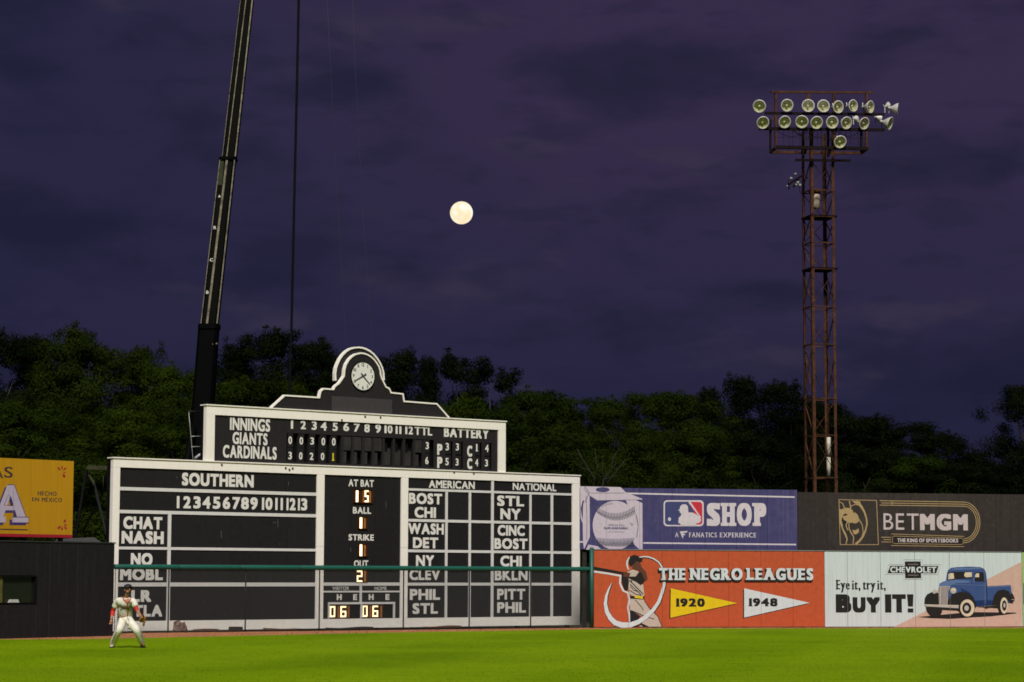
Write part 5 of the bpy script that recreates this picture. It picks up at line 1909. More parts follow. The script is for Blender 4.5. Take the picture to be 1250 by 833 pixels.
hb('gallery_beam', 934, 138.3, 1079, 140.0, FYF, FYF, .11, m_rustd)
hb('gallery_beam', 927, 157.2, 1079, 158.8, FYF, FYF, .13, m_rustd)
hb('gallery_beam', 941, 112.4, 1065.5, 113.4, FYB, FYB, .10)
hb('gallery_beam', 947.5, 180.0, 1059.5, 181.6, FYF, FYF, .15, m_rustd)
hb('gallery_beam', 940.3, 186.0, 1051.8, 187.2, FYB, FYB, .12)
hb('gallery_beam', 971, 195.6, 1038, 196.4, -.2, -.2, .10, m_rustd)
hb('gallery_tie', 940.6, 186.2, 947.8, 180.2, FYB, FYF, .1)
hb('gallery_tie', 1052, 187, 1059.5, 181.5, FYB, FYF, .1)
hb('gallery_tie', 983, 187, 984, 180.5, FYB, FYF, .1, m_rustd)
hb('gallery_tie', 1012, 187, 1014, 181, FYB, FYF, .1, m_rustd)
for x, y0, y1, f in ((946.8, 112.6, 186, FYB), (987.2, 112.6, 140, FYB), (1017.4, 112.8, 186, FYB), (1057.6, 113.2, 184, FYB), (940.5, 146, 186.2, FYF + .1), (1051.2, 158, 187, FYF + .1), (980.8, 157, 192, 0.0), (1011, 157, 192, 0.0)):
    hb('gallery_post', x, y0, x, y1, f, f, .10 if f == FYB else .085, m_rust if f == FYB else m_rustd)
for x0, y0, x1, y1 in ((942, 147, 946.5, 139), (984, 172, 996, 158), (1013, 172, 1022, 158), (987.5, 113, 984.5, 122), (1017.6, 113, 1019.5, 122), (966, 158, 981, 168)):
    hb('knee_brace', x0, y0, x1, y1, .2, .2, .045)
# thin conduits and handrail wires
bm = bmesh.new()
for x in range(948, 1056, 7):
    xx = x + random.uniform(-2, 2)
    bar(bm, tl(xx, 160, FYF + .1), tl(xx + random.uniform(-1, 1), 179, FYF + .1), .014, .014)
bar(bm, tl(948, 168, FYF + .1), tl(1056, 169.2, FYF + .1), .016, .016)
o = obj('handrail_wires', fix(bm), m_rustd, tw)
for x0, x1, yy in ((948, 985, 160), (1022, 1050, 160), (985, 1012, 161)):
    bm = bmesh.new()
    tube(bm, [tl(x0 + (x1 - x0) * k / 8, yy + 7 * math.sin(PI * k / 8), FYF + .12) for k in range(9)], .012, 5)
    obj('loose_wire', bm, m_rustd, tw)

# floodlights: housing > reflector, bulb, lens, bracket
m_hous = M('spun_aluminium', (0.52, 0.50, 0.47), .45, metal=.1, var=.12, scale=5)
m_refl = M('dull_olive_reflector', (0.58, 0.55, 0.38), .35, metal=.0, var=.25, scale=5)
m_lamp = M('milky_bulb', (0.75, 0.74, 0.55), .25)
m_lens = bpy.data.materials.new('lens_glass')
m_lens.use_nodes = True
t = m_lens.node_tree
t.nodes.clear()
mo = t.nodes.new('ShaderNodeOutputMaterial')
mx = t.nodes.new('ShaderNodeMixShader')
mx.inputs[0].default_value = .16
tr = t.nodes.new('ShaderNodeBsdfTransparent')
tr.inputs[0].default_value = (.90, .92, .82, 1)
gl = t.nodes.new('ShaderNodeBsdfGlossy')
gl.inputs['Roughness'].default_value = .35
t.links.new(tr.outputs[0], mx.inputs[1])
t.links.new(gl.outputs[0], mx.inputs[2])
t.links.new(mx.outputs[0], mo.inputs[0])
r0 = .30
bmh = bmesh.new()
lathe(bmh, [(.001, .36), (.07, .36), (.09, .30), (.12, .26), (.20, .16), (.27, .06), (r0, -.01), (r0 + .016, -.03), (r0 - .040, -.040), (r0 - .042, -.01)], 24)
me_h = bpy.data.meshes.new('floodlight_housing')
fix(bmh).to_mesh(me_h)
me_h.materials.append(m_hous)
bmh = bmesh.new()
lathe(bmh, [(r0 - .043, -.012), (.240, .05), (.19, .14), (.11, .215), (.05, .235), (.001, .24)], 24)
me_r = bpy.data.meshes.new('floodlight_reflector')
bmh.to_mesh(me_r)
me_r.materials.append(m_refl)
bmh = bmesh.new()
lathe(bmh, [(.001, -.0), (.035, .01), (.058, .05), (.055, .1), (.03, .15), (.025, .22)], 12)
me_b = bpy.data.meshes.new('floodlight_bulb')
bmh.to_mesh(me_b)
me_b.materials.append(m_lamp)
bmh = bmesh.new()
lathe(bmh, [(r0 - .041, -.03), (.2, -.036), (.1, -.040), (.001, -.042)], 24)
me_l = bpy.data.meshes.new('floodlight_lens')
bmh.to_mesh(me_l)
me_l.materials.append(m_lens)
bmh = bmesh.new()
tube(bmh, [(0, 0, .32), (0, 0, .46)], .06, 8)
tube(bmh, [(0, 0, .42), (0, .2, .46)], .025, 6)
me_k = bpy.data.meshes.new('floodlight_bracket')
bmh.to_mesh(me_k)
me_k.materials.append(m_hous)
# (px, py, radius px, yaw to picture right, pitch down, plane)
FL = [(926.9, 130.0, 8.1, -8, 18), (960.7, 129.0, 7.9, 8, 14), (986.5, 129.4, 8.0, 2, 4), (1005.1, 129.8, 8.0, 8, 3), (1023.0, 130.9, 8.0, 28, 8), (1041.2, 129.4, 7.8, 36, 4), (1062.2, 130.9, 8.0, 48, 8), (1095.0, 133.2, 7.6, 80, 10),
      (931.1, 150.0, 8.1, 12, 24), (957.7, 149.2, 8.0, 14, 20), (978.8, 149.0, 8.2, -6, 22), (996.6, 150.0, 8.2, 14, 20), (1015.7, 149.6, 8.1, 12, 14), (1033.0, 150.4, 8.0, 26, 16), (1054.7, 151.0, 8.0, 34, 20), (1086.0, 151.0, 8.6, 62, 18), (1025.4, 173.5, 8.2, 14, 22),
      (1084.5, 129.0, 4.6, 110, -20), (1073.5, 144.6, 5.0, 120, 10), (1044.5, 145.5, 4.4, 140, 0)]
for i, (px, py, rp_, yaw, pit) in enumerate(FL):
    h = bpy.data.objects.new('floodlight', me_h)
    COL.objects.link(h)
    h.parent = tw
    s = rp_ / F * TD / (r0 + .01)
    back = i >= 17
    p = tl(px, py, FYF - .25 if not back else FYB + .2)
    # lens axis is local -Z; point it to the camera, turned by yaw and pitch
    a = R(yaw) - TA
    d = Vector((math.sin(a) * math.cos(R(pit)), -math.cos(a) * math.cos(R(pit)), -math.sin(R(pit))))
    q = (-d).to_track_quat('Z', 'Y')
    h.rotation_mode = 'QUATERNION'
    h.rotation_quaternion = q
    h.location = p
    h.scale = (s, s, s)
    for me, nm in ((me_r, 'reflector'), (me_b, 'bulb'), (me_l, 'lens'), (me_k, 'bracket')):
        c = bpy.data.objects.new(nm, me)
        COL.objects.link(c)
        c.parent = h
    bm = bmesh.new()
    e = p - d * .38 * s
    beam_y = 139 if (i < 8 or i == 17) else (158 if i < 16 or i > 17 else 172)
    g = tl(px, beam_y, FYF)
    bar(bm, e, Vector((e.x, FYF if not back else FYB, g.z)) if not back else e + Vector((0, .0, -.3)), .035, .035)
    obj('lamp_bracket', fix(bm), m_hous if i % 3 else m_rustd, tw)

# ================================================================== TREES
def leafmat(name, c, var=.3):
    m = bpy.data.materials.new(name)
    m.use_nodes = True
    t = m.node_tree
    b = t.nodes['Principled BSDF']
    b.inputs['Roughness'].default_value = .6
    b.inputs['Specular IOR Level'].default_value = .04
    N, L = t.nodes.new, t.links.new
    oi = N('ShaderNodeObjectInfo')
    co = N('ShaderNodeTexCoord')
    n = N('ShaderNodeTexNoise')
    n.inputs['Scale'].default_value = .9
    n.inputs['Detail'].default_value = 4
    L(co.outputs['Object'], n.inputs['Vector'])
    mr = N('ShaderNodeMapRange')
    mr.inputs['From Min'].default_value = .38
    mr.inputs['From Max'].default_value = .62
    L(n.outputs['Fac'], mr.inputs['Value'])
    x = N('ShaderNodeMix')
    x.data_type = 'RGBA'
    x.inputs['A'].default_value = (*[k * (1 - var) for k in c], 1)
    x.inputs['B'].default_value = (c[0] * (1 + var * 1.5), c[1] * (1 + var), c[2], 1)
    L(mr.outputs[0], x.inputs['Factor'])
    x2 = N('ShaderNodeMix')
    x2.data_type = 'RGBA'
    m2 = N('ShaderNodeMath')
    m2.operation = 'MULTIPLY'
    m2.inputs[1].default_value = .45
    L(oi.outputs['Random'], m2.inputs[0])
    L(m2.outputs[0], x2.inputs['Factor'])
    L(x.outputs['Result'], x2.inputs['A'])
    x2.inputs['B'].default_value = (c[0] * .45, c[1] * .55, c[2] * .6, 1)
    L(x2.outputs['Result'], b.inputs['Base Color'])
    tr_ = N('ShaderNodeBsdfTranslucent')
    L(x2.outputs['Result'], tr_.inputs['Color'])
    ms_ = N('ShaderNodeMixShader')
    ms_.inputs[0].default_value = .35
    L(b.outputs[0], ms_.inputs[1])
    L(tr_.outputs[0], ms_.inputs[2])
    L(ms_.outputs[0], t.nodes['Material Output'].inputs['Surface'])
    return m


lm_mid = leafmat('mid_green_leaf', (0.0150, 0.0275, 0.0018))
lm_yel = leafmat('yellow_green_leaf', (0.0200, 0.0370, 0.0020))
lm_drk = leafmat('dark_falloff_leaf', (0.0052, 0.0098, 0.0018))  # dark foliage; its tone also paints in the light falloff toward the right
m_bark = M('grey_brown_bark', (0.022, 0.018, 0.013), .9, var=.3, scale=3, bump=.4)
m_bark2 = M('pale_bark', (0.020, 0.017, 0.012), .9, var=.3, scale=3)


def crown_mesh(name, seed, rad, h, nclump, nleaf, ls, kind='round'):
    rg = random.Random(seed)
    V_, F_ = [], []
    clumps = []
    for i in range(nclump):
        for _ in range(60):
            zf = rg.random() ** .85
            ang = rg.uniform(0, 2 * PI)
            if kind == 'round':
                env = rad * math.sqrt(max(.03, 1 - ((zf - .42) / .62) ** 2)) * (1 + .12 * math.sin(zf * 9 + seed))
            elif kind == 'spiky':
                env = rad * max(.16, 1 - zf ** 2.4) * (.78 + .22 * math.sin(zf * 21 + seed))
            else:
                env = rad * (.35 + .65 * abs(math.sin(zf * 7.5 + 1.0))) * (1 if zf < .9 else .5)
            lob = .94 + .34 * math.sin(ang * 3 + seed + zf * 5) + .18 * math.sin(ang * 5 - zf * 9 + seed * 2)
            lob = min(lob, 1.18)
            rr = env * lob * math.sqrt(rg.uniform(.12, 1.0))
            break
        clumps.append((Vector((rr * math.cos(ang), rr * math.sin(ang), zf * h)), rg.uniform(.38, .98) * (1.0 if zf < .8 else .72)))
    # some leading shoots on top
    for i in range(6):
        a = rg.uniform(0, 2 * PI)
        rr = rg.uniform(0, rad * .4)
        z0 = h * rg.uniform(.90, .99)
        for k in range(3):
            clumps.append((Vector((rr * math.cos(a), rr * math.sin(a), z0 + k * .30)), .38 - k * .10))
    tot = sum(c[1] ** 2 for c in clumps)
    for c, r in clumps:
        n = max(10, int(nleaf * r * r / tot))
        fl = rg.uniform(.55, .85)
        for k in range(n):
            d = Vector((rg.gauss(0, 1), rg.gauss(0, 1), rg.gauss(0, 1))).normalized()
            rr = r * (rg.random() ** .45)
            p = c + Vector((d.x * rr * 1.15, d.y * rr * 1.15, d.z * rr * fl))
            # leaf normal: outward and up, with scatter
            nn = (d * .8 + Vector((p.x / rad, p.y / rad, 0)) * .6 + Vector((0, 0, .45)) + Vector((rg.gauss(0, .33), rg.gauss(0, .33), rg.gauss(0, .33)))).normalized()
            u = nn.cross(Vector((rg.gauss(0, 1), rg.gauss(0, 1), rg.gauss(0, 1)))).normalized()
            v = nn.cross(u)
            s = ls * rg.uniform(.6, 1.35)
            i0 = len(V_)
            V_ += [p + u * s, p + v * s * .42 + nn * s * .08, p - u * s, p - v * s * .42 + nn * s * .08]
            F_ += [(i0, i0 + 1, i0 + 2), (i0, i0 + 2, i0 + 3)]
    me = bpy.data.meshes.new(name)
    me.from_pydata([tuple(p) for p in V_], [], F_)
    me.update()
    return me, clumps


def limbs_mesh(name, seed, rad, h, zb, clumps, mat, thick=.22, nl=16):
    rg = random.Random(seed)
    bm = bmesh.new()
    pts = [Vector((0, 0, 0))]
    for k in range(1, 7):
        pts.append(Vector((rg.uniform(-.25, .25) * k / 4, rg.uniform(-.2, .2) * k / 4, (zb + h * .72) * k / 6)))
    tube(bm, pts, [thick * (1 - .14 * k) for k in range(7)], 8)
    for i in range(nl):
        c, r = clumps[(i * 7) % len(clumps)]
        tgt = Vector((c.x * .7, c.y * .7, c.z * .88 + zb))
        z0 = max(1.0, tgt.z - rg.uniform(1.0, 3.0))
        k = min(5, int(z0 / (zb + h * .8) * 6))
        base = pts[k].lerp(pts[k + 1], .5)
        mid = base.lerp(tgt, .55) + Vector((rg.uniform(-.3, .3), rg.uniform(-.3, .3), rg.uniform(0, .4)))
        tube(bm, [base, mid, tgt], [thick * .38, thick * .22, thick * .07], 5)
    me = bpy.data.meshes.new(name)
    bm.to_mesh(me)
    bm.free()
    me.materials.append(mat)
    return me


VAR = []
ZB = 1.3
for sd, kind, rad, h, nc, nlf, ls in ((1, 'round', 3.1, 9.5, 165, 72000, .066), (2, 'round', 3.4, 9.5, 180, 76000, .066), (3, 'round', 3.0, 9.5, 150, 70000, .064), (4, 'spiky', 2.9, 9.5, 150, 60000, .064), (5, 'pine', 2.6, 9.5, 60, 34000, .066), (6, 'round', 3.4, 9.5, 180, 76000, .064)):
    me, cl_ = crown_mesh('crown_%s' % kind, sd, rad, h, nc, nlf, ls, kind)
    tm = limbs_mesh('trunk_%s' % kind, sd, rad, h, ZB, cl_, m_bark)
    VAR.append((me, tm, rad, h))
CM = {}




def tree(name, label, px, pytop, Y, vi, mat, wide=1.0, rot=None, group='trees behind the outfield boards'):
    p = at_depth(px, 700, Y)
    topz = at_depth(px, pytop, Y).z
    me, tm, rad, h = VAR[vi]
    sz = (topz + .15) / (ZB + h + .25)
    r_ = thing(name, label, 'tree', (p.x, p.y, -.15), rot if rot is not None else (px * 1.7) % 6.28, group)
    r_.scale = (wide, wide, sz)
    t1 = bpy.data.objects.new('trunk', tm)
    COL.objects.link(t1)
    t1.parent = r_
    if not me.materials:
        me.materials.append(mat)
    c = bpy.data.objects.new('crown', me)
    COL.objects.link(c)
    c.material_slots[0].link = 'OBJECT'
    c.material_slots[0].material = mat
    c.parent = r_
    c.location = (0, 0, ZB)
    return r_


TR = [
    ('broadleaf_tree', 'dark tree cut by the left picture edge behind the yellow billboard', -12, 402, 121, 1, lm_drk, 1.0),
    ('broadleaf_tree', 'dark green tree filling the gap between the left edge tree and the highest left crown', 38, 412, 123, 0, lm_drk, .95),
    ('broadleaf_tree', 'tall mid green tree whose crown is the highest one above the yellow billboard', 84, 390, 119, 2, lm_mid, 1.05),
    ('broadleaf_tree', 'green tree directly above the left end of the scoreboard', 132, 424, 120, 5, lm_mid, .95),
    ('broadleaf_tree', 'mid green tree with one shoot sticking up left of the crane boom', 168, 424, 122, 3, lm_mid, 1.0),
    ('broadleaf_tree', 'brighter yellow green tree left of and touching the crane boom', 203, 444, 117, 0, lm_yel, .9),
    ('broadleaf_tree', 'low tree showing just left of the black crane boom base', 236, 452, 122, 2, lm_mid, .85),
    ('broadleaf_tree', 'dark tree just right of the black crane boom above the line score box', 285, 422, 124, 3, lm_drk, 1.0),
    ('broadleaf_tree', 'tall dark tree in front of which the thick hoist cable hangs', 333, 400, 123, 1, lm_drk, 1.0),
    ('broadleaf_tree', 'dark tree with ragged top between hoist cable and clock crest', 388, 408, 124, 2, lm_drk, .95),
    ('broadleaf_tree', 'dark tree whose crown shows directly behind the clock arch', 433, 436, 124, 5, lm_drk, .9),
    ('broadleaf_tree', 'dark tree with twin tips just right of the clock crest', 490, 428, 120, 3, lm_drk, .95),
    ('broadleaf_tree', 'dark spiked tree between clock crest and the open pine', 521, 436, 121, 3, lm_drk, .85),
    ('pine_tree', 'black open-branched pine with sky gaps, the tallest right of the clock', 563, 432, 122, 4, lm_drk, .85),
    ('pine_tree', 'shorter black open-branched pine right beside the tallest pine', 604, 445, 123, 4, lm_drk, .85),
    ('broadleaf_tree', 'mid green tree above the top right corner of the line score box', 645, 474, 119, 0, lm_mid, .95),
    ('broadleaf_tree', 'mid green tree above the upper right corner of the scoreboard', 688, 478, 120, 2, lm_mid, 1.0),
    ('broadleaf_tree', 'mid green tree behind the thin bare tree', 738, 484, 121, 1, lm_mid, .95),
    ('broadleaf_tree', 'brightest rounded green tree above the batter logo of the shop billboard', 792, 479, 116, 5, lm_mid, 1.0),
    ('broadleaf_tree', 'rounded green tree above the letters of the shop billboard', 832, 480, 117, 0, lm_mid, .95),
    ('broadleaf_tree', 'dark tree with a small spike left of the tall tip by the tower', 866, 474, 122, 3, lm_drk, .9),
    ('broadleaf_tree', 'dark tree with the tallest pointed tip left of the light tower', 908, 460, 123, 3, lm_drk, .95),
    ('broadleaf_tree', 'broad dark tree just left of the light tower legs', 958, 464, 124, 1, lm_drk, 1.0),
    ('broadleaf_tree', 'dark tree seen through the lattice of the light tower', 1003, 484, 124, 2, lm_drk, .95),
    ('broadleaf_tree', 'dark tree just right of the light tower with ragged top', 1040, 506, 122, 0, lm_drk, .95),
    ('broadleaf_tree', 'dark tree with a leaning shoot above the gold lion badge', 1072, 512, 121, 3, lm_drk, .9),
    ('broadleaf_tree', 'dark rounded tree above the middle of the charcoal billboard', 1112, 517, 122, 5, lm_drk, 1.0),
    ('broadleaf_tree', 'dark tree above the curved end of the gold track lines', 1152, 526, 122, 1, lm_drk, .95),
    ('broadleaf_tree', 'lowest dark tree in the dip of the skyline near the right edge', 1194, 546, 124, 2, lm_drk, .95),
    ('broadleaf_tree', 'tall dark tree cut by the right picture edge', 1258, 470, 118, 5, lm_drk, .80),
    ('broadleaf_tree', 'lower bright green tree in front, beside the left edge over the yellow billboard', 18, 488, 104, 0, lm_yel, .9),
    ('broadleaf_tree', 'lower green tree in front above the right end of the yellow billboard', 92, 505, 105, 1, lm_mid, .95),
    ('broadleaf_tree', 'lower bright green tree in front above the SOUTHERN heading', 155, 505, 103, 5, lm_yel, .9),
    ('broadleaf_tree', 'lower green tree in front tucked against the left of the line score box', 212, 478, 106, 2, lm_mid, .85),
    ('broadleaf_tree', 'lower yellow green tree in front, above the INNINGS heading', 292, 455, 108, 2, lm_yel, .9),
    ('broadleaf_tree', 'lower green tree in front, left of the crest slope', 340, 462, 107, 0, lm_mid, .85),
    ('broadleaf_tree', 'lower bright green tree in front, above the right slope of the crest', 567, 476, 108, 2, lm_yel, .85),
    ('broadleaf_tree', 'lower green tree in front, right beside the line score box', 640, 500, 106, 5, lm_mid, .9),
    ('broadleaf_tree', 'lower green tree in front, over the corner where scoreboard meets shop billboard', 692, 515, 106, 1, lm_mid, .9),
    ('broadleaf_tree', 'lower green tree in front, above the boxed baseball drawing', 775, 515, 107, 2, lm_mid, .9),
    ('broadleaf_tree', 'lower green tree in front, above the middle of the shop billboard', 845, 520, 114, 0, lm_mid, .95),
    ('broadleaf_tree', 'lower dark tree in front, above the right end of the shop billboard', 925, 530, 118, 5, lm_drk, .95),
    ('broadleaf_tree', 'lower dark green tree in front, just behind the tower foot', 975, 550, 121, 2, lm_mid, .9),
    ('broadleaf_tree', 'lower dark tree in front, right of the tower above the lion badge', 1055, 545, 119, 1, lm_drk, .95),
    ('broadleaf_tree', 'lower dark tree in front, above the thin white billboard letters', 1118, 556, 118, 0, lm_mid, .9),
    ('broadleaf_tree', 'lower dark tree in front, above the right part of the charcoal billboard', 1180, 566, 118, 5, lm_drk, .95),
    ('broadleaf_tree', 'lower dark tree in front at the far right beneath the tall edge tree', 1238, 562, 118, 2, lm_drk, .9),
]
for nm, lb, x, y, Y, vi, mt, wd_ in TR:
    tree(nm, lb, x, y, Y, vi, mt, wd_ * (1.04 + .16 * math.sin(x * 7.1)) if nm != 'pine_tree' else 1.2)

# bare tree standing before the others
bt = thing('bare_tree', 'thin bare tree with pale forked branches behind the boxed baseball drawing', 'tree', (*plan(733, 99), -.15))
o_ = bt.location.copy()
T_ = lambda x, y, dy=0: at_depth(x, y, 99 + dy) - o_
br = [([(731, 690), (732, 620), (737, 585), (752, 566)], .09), ([(733, 610), (741, 590), (752, 577), (763, 562)], .05), ([(732, 600), (724, 582), (714, 566), (704, 548)], .05), ([(728, 590), (729, 570), (726, 548)], .035),
      ([(737, 586), (748, 582), (762, 580)], .025), ([(719, 574), (711, 572), (703, 566)], .022), ([(746, 573), (748, 560), (757, 546)], .025), ([(741, 590), (735, 575), (736, 556)], .025), ([(728, 645), (716, 622), (708, 600), (702, 588)], .04), ([(714, 618), (722, 604), (723, 592)], .025)]
for k, (pl, w) in enumerate(br):
    bm = bmesh.new()
    pts = [T_(x, y, .3 * math.sin(k + i)) for i, (x, y) in enumerate(pl)]
    tube(bm, pts, [w * (1 - .75 * i / (len(pts) - 1)) for i in range(len(pts))], 6)
    obj('trunk' if k == 0 else 'branch', bm, m_bark2, bt)

# undergrowth between the trunks, one mass
V_, F_ = [], []
rg = random.Random(77)
for k in range(60000):
    u = rg.random()
    Y = (99 if k % 3 else 114) + rg.random() * (14 if k % 3 else 10)
    x = -27 + u * (38 if k % 3 else 57)
    hh_ = 2.6 + 1.3 * math.sin(x * .9) + .8 * math.sin(x * 2.3 + Y)
    z = rg.random() ** .8 * max(.8, hh_)
    p = Vector((x * Y / 110, Y, z - .1))
    nn = Vector((rg.gauss(0, 1), rg.gauss(0, 1) - .4, rg.gauss(0, 1) + .5)).normalized()
    uu = nn.cross(Vector((rg.gauss(0, 1), rg.gauss(0, 1), rg.gauss(0, 1)))).normalized()
    vv = nn.cross(uu)
    s = .17 * rg.uniform(.6, 1.3)
    i0 = len(V_)
    V_ += [tuple(p + uu * s), tuple(p + vv * s * .45), tuple(p - uu * s), tuple(p - vv * s * .45)]
    F_ += [(i0, i0 + 1, i0 + 2, i0 + 3)]
me = bpy.data.meshes.new('undergrowth')
me.from_pydata(V_, [], F_)
me.materials.append(lm_drk)
ug = link('undergrowth', me)
ug['kind'] = 'stuff'
ug['label'] = 'dense dark undergrowth between the tree trunks behind the boards'
ug['category'] = 'undergrowth'

# ================================================================== THE OUTFIELDER
PY = 59.8
pr0 = on_ground(156, 789.6, .006)
k_ = PY / pr0.y
pp_ = Vector((at_depth(156, 789, PY).x, PY, .006))
per = thing('person', 'outfielder crouching ready in white uniform, red undersleeves, dark cap and brown glove', 'person', pp_)
PS = F / PY


def J(px, pz, y=0.0):
    """joint from pixel position (of the photo) with depth y (toward the camera is negative)"""
    return Vector(((px - 156) / PS, y, (789.8 - pz) / PS))


def skin(name, chains, mat, parent, sub=2, root=0, smooth=True):
    """chains: dict verts name->(pos, (rx, ry)), edges list"""
    verts, edges = chains
    names = list(verts)
    me = bpy.data.meshes.new(name)
    me.from_pydata([tuple(verts[n][0]) for n in names], [(names.index(a), names.index(b)) for a, b in edges], [])
    o = bpy.data.objects.new(name, me)
    COL.objects.link(o)
    md = o.modifiers.new('skin', 'SKIN')
    md.use_smooth_shade = True
    for i, n in enumerate(names):
        r_ = verts[n][1]
        r_ = r_ if isinstance(r_, tuple) else (r_, r_)
        me.skin_vertices[0].data[i].radius = r_
        me.skin_vertices[0].data[i].use_root = (i == root)
    sb = o.modifiers.new('sub', 'SUBSURF')
    sb.levels = sb.render_levels = sub
    dg = bpy.context.evaluated_depsgraph_get()
    m2 = bpy.data.meshes.new_from_object(o.evaluated_get(dg))
    bpy.data.objects.remove(o)
    m2.name = name
    for p in m2.polygons:
        p.use_smooth = True
    m2.materials.clear()
    m2.materials.append(mat)
    return link(name, m2, None, parent)


m_skin = M('tanned_skin', (0.38, 0.175, 0.100), .55, var=.1)
m_uni = M('cream_uniform', (0.72, 0.69, 0.60), .8, spec=.15, var=.07, scale=8, grime=.3, grimecol=(.42, .40, .32), bump=1.0, bscale=11)
m_redc = M('red_sleeve', (0.52, 0.020, 0.012), .7, var=.1)
m_redt = M('red_piping', (0.42, 0.05, 0.045), .7)
m_navyc = M('navy_cap', (0.010, 0.010, 0.022), .7, var=.1)
m_glove = M('tan_leather_glove', (0.30, 0.14, 0.028), .5, var=.3, scale=14, col2=(.1, .04, .01), thr=.52)
m_shoew = M('white_shoe', (0.5, 0.5, 0.48), .5)
m_shoeb = M('black_shoe', (0.012, 0.012, 0.012), .4)
m_hair = M('black_hair', (0.008, 0.006, 0.005), .7)
m_navyt = M('navy_script', (0.02, 0.03, 0.09), .7)

P = {}
pel = J(152, 754.5, .10)
che = J(152.6, 739.5, -.10)
nek = J(154.8, 729.0, -.20)
shL, shR = J(142.8, 733.0, -.06), J(164.2, 733.4, -.26)     # picture left / right
elL, haL = J(136.8, 746.4, .04), J(136.6, 756.2, -.16)
elR, haR = J(168.4, 744.2, -.30), J(175.6, 752.4, -.52)
hipL, hipR = J(148.8, 757.0, .08), J(156.6, 757.2, .02)
knL, knR = J(147.4, 767.8, -.28), J(168.2, 767.8, -.24)
anL, anR = J(137.2, 784.6, .06), J(173.2, 784.0, .02)
hd = J(156.8, 719.6, -.25)
# body: one continuous skinned surface from feet to head
bv = {
    'pelvis': (pel + Vector((0, .02, .02)), (.115, .080)), 'waist': ((pel + che) / 2 + Vector((0, .0, 0)), (.14, .10)), 'chest': (che, (.165, .115)), 'upper': ((che + nek) / 2, (.15, .10)), 'neck': (nek, (.058, .058)), 'neck2': (nek + Vector((.012, -.02, .055)), (.055, .056)),
    'jaw': (hd + Vector((.01, -.035, -.075)), (.058, .062)), 'skull': (hd + Vector((0, .0, .01)), (.083, .096)), 'crown': (hd + Vector((-.005, .01, .085)), (.066, .078)),
    'shL': (shL, .062), 'uaL': ((shL + elL) / 2, .050), 'elL': (elL, .043), 'faL': (elL.lerp(haL, .45), .040), 'wrL': (haL, .027),
    'shR': (shR, .062), 'uaR': ((shR + elR) / 2, .050), 'elR': (elR, .043), 'faR': (elR.lerp(haR, .45), .040), 'wrR': (haR, .027),
    'hipL': (hipL, .070), 'thL': (hipL.lerp(knL, .5), .070), 'knL': (knL, .060), 'caL': (knL.lerp(anL, .35), .058), 'anL': (anL, .037), 'toL': (anL + Vector((-.03, -.16, -.055)), (.035, .028)),
    'hipR': (hipR, .055), 'thR': (hipR.lerp(knR, .5), .060), 'knR': (knR, .060), 'caR': (knR.lerp(anR, .35), .058), 'anR': (anR, .037), 'toR': (anR + Vector((.07, -.15, -.055)), (.035, .028)),
}
be = [('pelvis', 'waist'), ('waist', 'chest'), ('chest', 'upper'), ('upper', 'neck'), ('neck', 'neck2'), ('neck2', 'jaw'), ('jaw', 'skull'), ('skull', 'crown'), ('upper', 'shL'), ('shL', 'uaL'), ('uaL', 'elL'), ('elL', 'faL'), ('faL', 'wrL'),
      ('upper', 'shR'), ('shR', 'uaR'), ('uaR', 'elR'), ('elR', 'faR'), ('faR', 'wrR'), ('pelvis', 'hipL'), ('hipL', 'thL'), ('thL', 'knL'), ('knL', 'caL'), ('caL', 'anL'), ('anL', 'toL'), ('pelvis', 'hipR'), ('hipR', 'thR'), ('thR', 'knR'), ('knR', 'caR'), ('caR', 'anR'), ('anR', 'toR')]
skin('body', (bv, be), m_skin, per)
# jersey
gr = 1.13


def g_(n, k=gr, add=.008):
    p, r_ = bv[n]
    r_ = r_ if isinstance(r_, tuple) else (r_, r_)
    return (p.copy(), (r_[0] * k + add, r_[1] * k + add))


jv = {'hem': (pel + Vector((0, 0, .01)), (.192, .150)), 'waist': g_('waist', 1.30, .012), 'chest': g_('chest', 1.22), 'upper': g_('upper', 1.08), 'collar': (nek + Vector((0, .01, -.035)), (.080, .075)),
      'shL': (shL, (.088, .088)), 'slL': (shL.lerp(elL, .40), (.083, .083)), 'seL': (shL.lerp(elL, .72), (.088, .088)),
      'shR': (shR, (.088, .088)), 'slR': (shR.lerp(elR, .40), (.083, .083)), 'seR': (shR.lerp(elR, .70), (.090, .090))}
je = [('hem', 'waist'), ('waist', 'chest'), ('chest', 'upper'), ('upper', 'collar'), ('upper', 'shL'), ('shL', 'slL'), ('slL', 'seL'), ('upper', 'shR'), ('shR', 'slR'), ('slR', 'seR')]
jer = skin('jersey', (jv, je), m_uni, per)
tv = {'top': (pel + Vector((0, 0, .06)), (.155, .118)), 'seat': (pel, (.172, .140)), 'hipL': (hipL, (.118, .118)), 'thL': (bv['thL'][0], (.118, .118)), 'knL': (knL, (.100, .100)), 'caL': (bv['caL'][0], (.092, .092)), 'ciL': (bv['caL'][0].lerp(anL, .6), (.088, .088)), 'anL': (anL + Vector((0, 0, -.005)), (.082, .082)), 'cuL': (anL + Vector((-.004, -.01, -.045)), (.070, .070)),
      'hipR': (hipR, (.118, .118)), 'thR': (bv['thR'][0], (.116, .116)), 'knR': (knR, (.106, .106)), 'caR': (bv['caR'][0], (.092, .092)), 'ciR': (bv['caR'][0].lerp(anR, .6), (.088, .088)), 'anR': (anR + Vector((0, 0, -.005)), (.080, .080)), 'cuR': (anR + Vector((.004, -.01, -.045)), (.068, .068))}
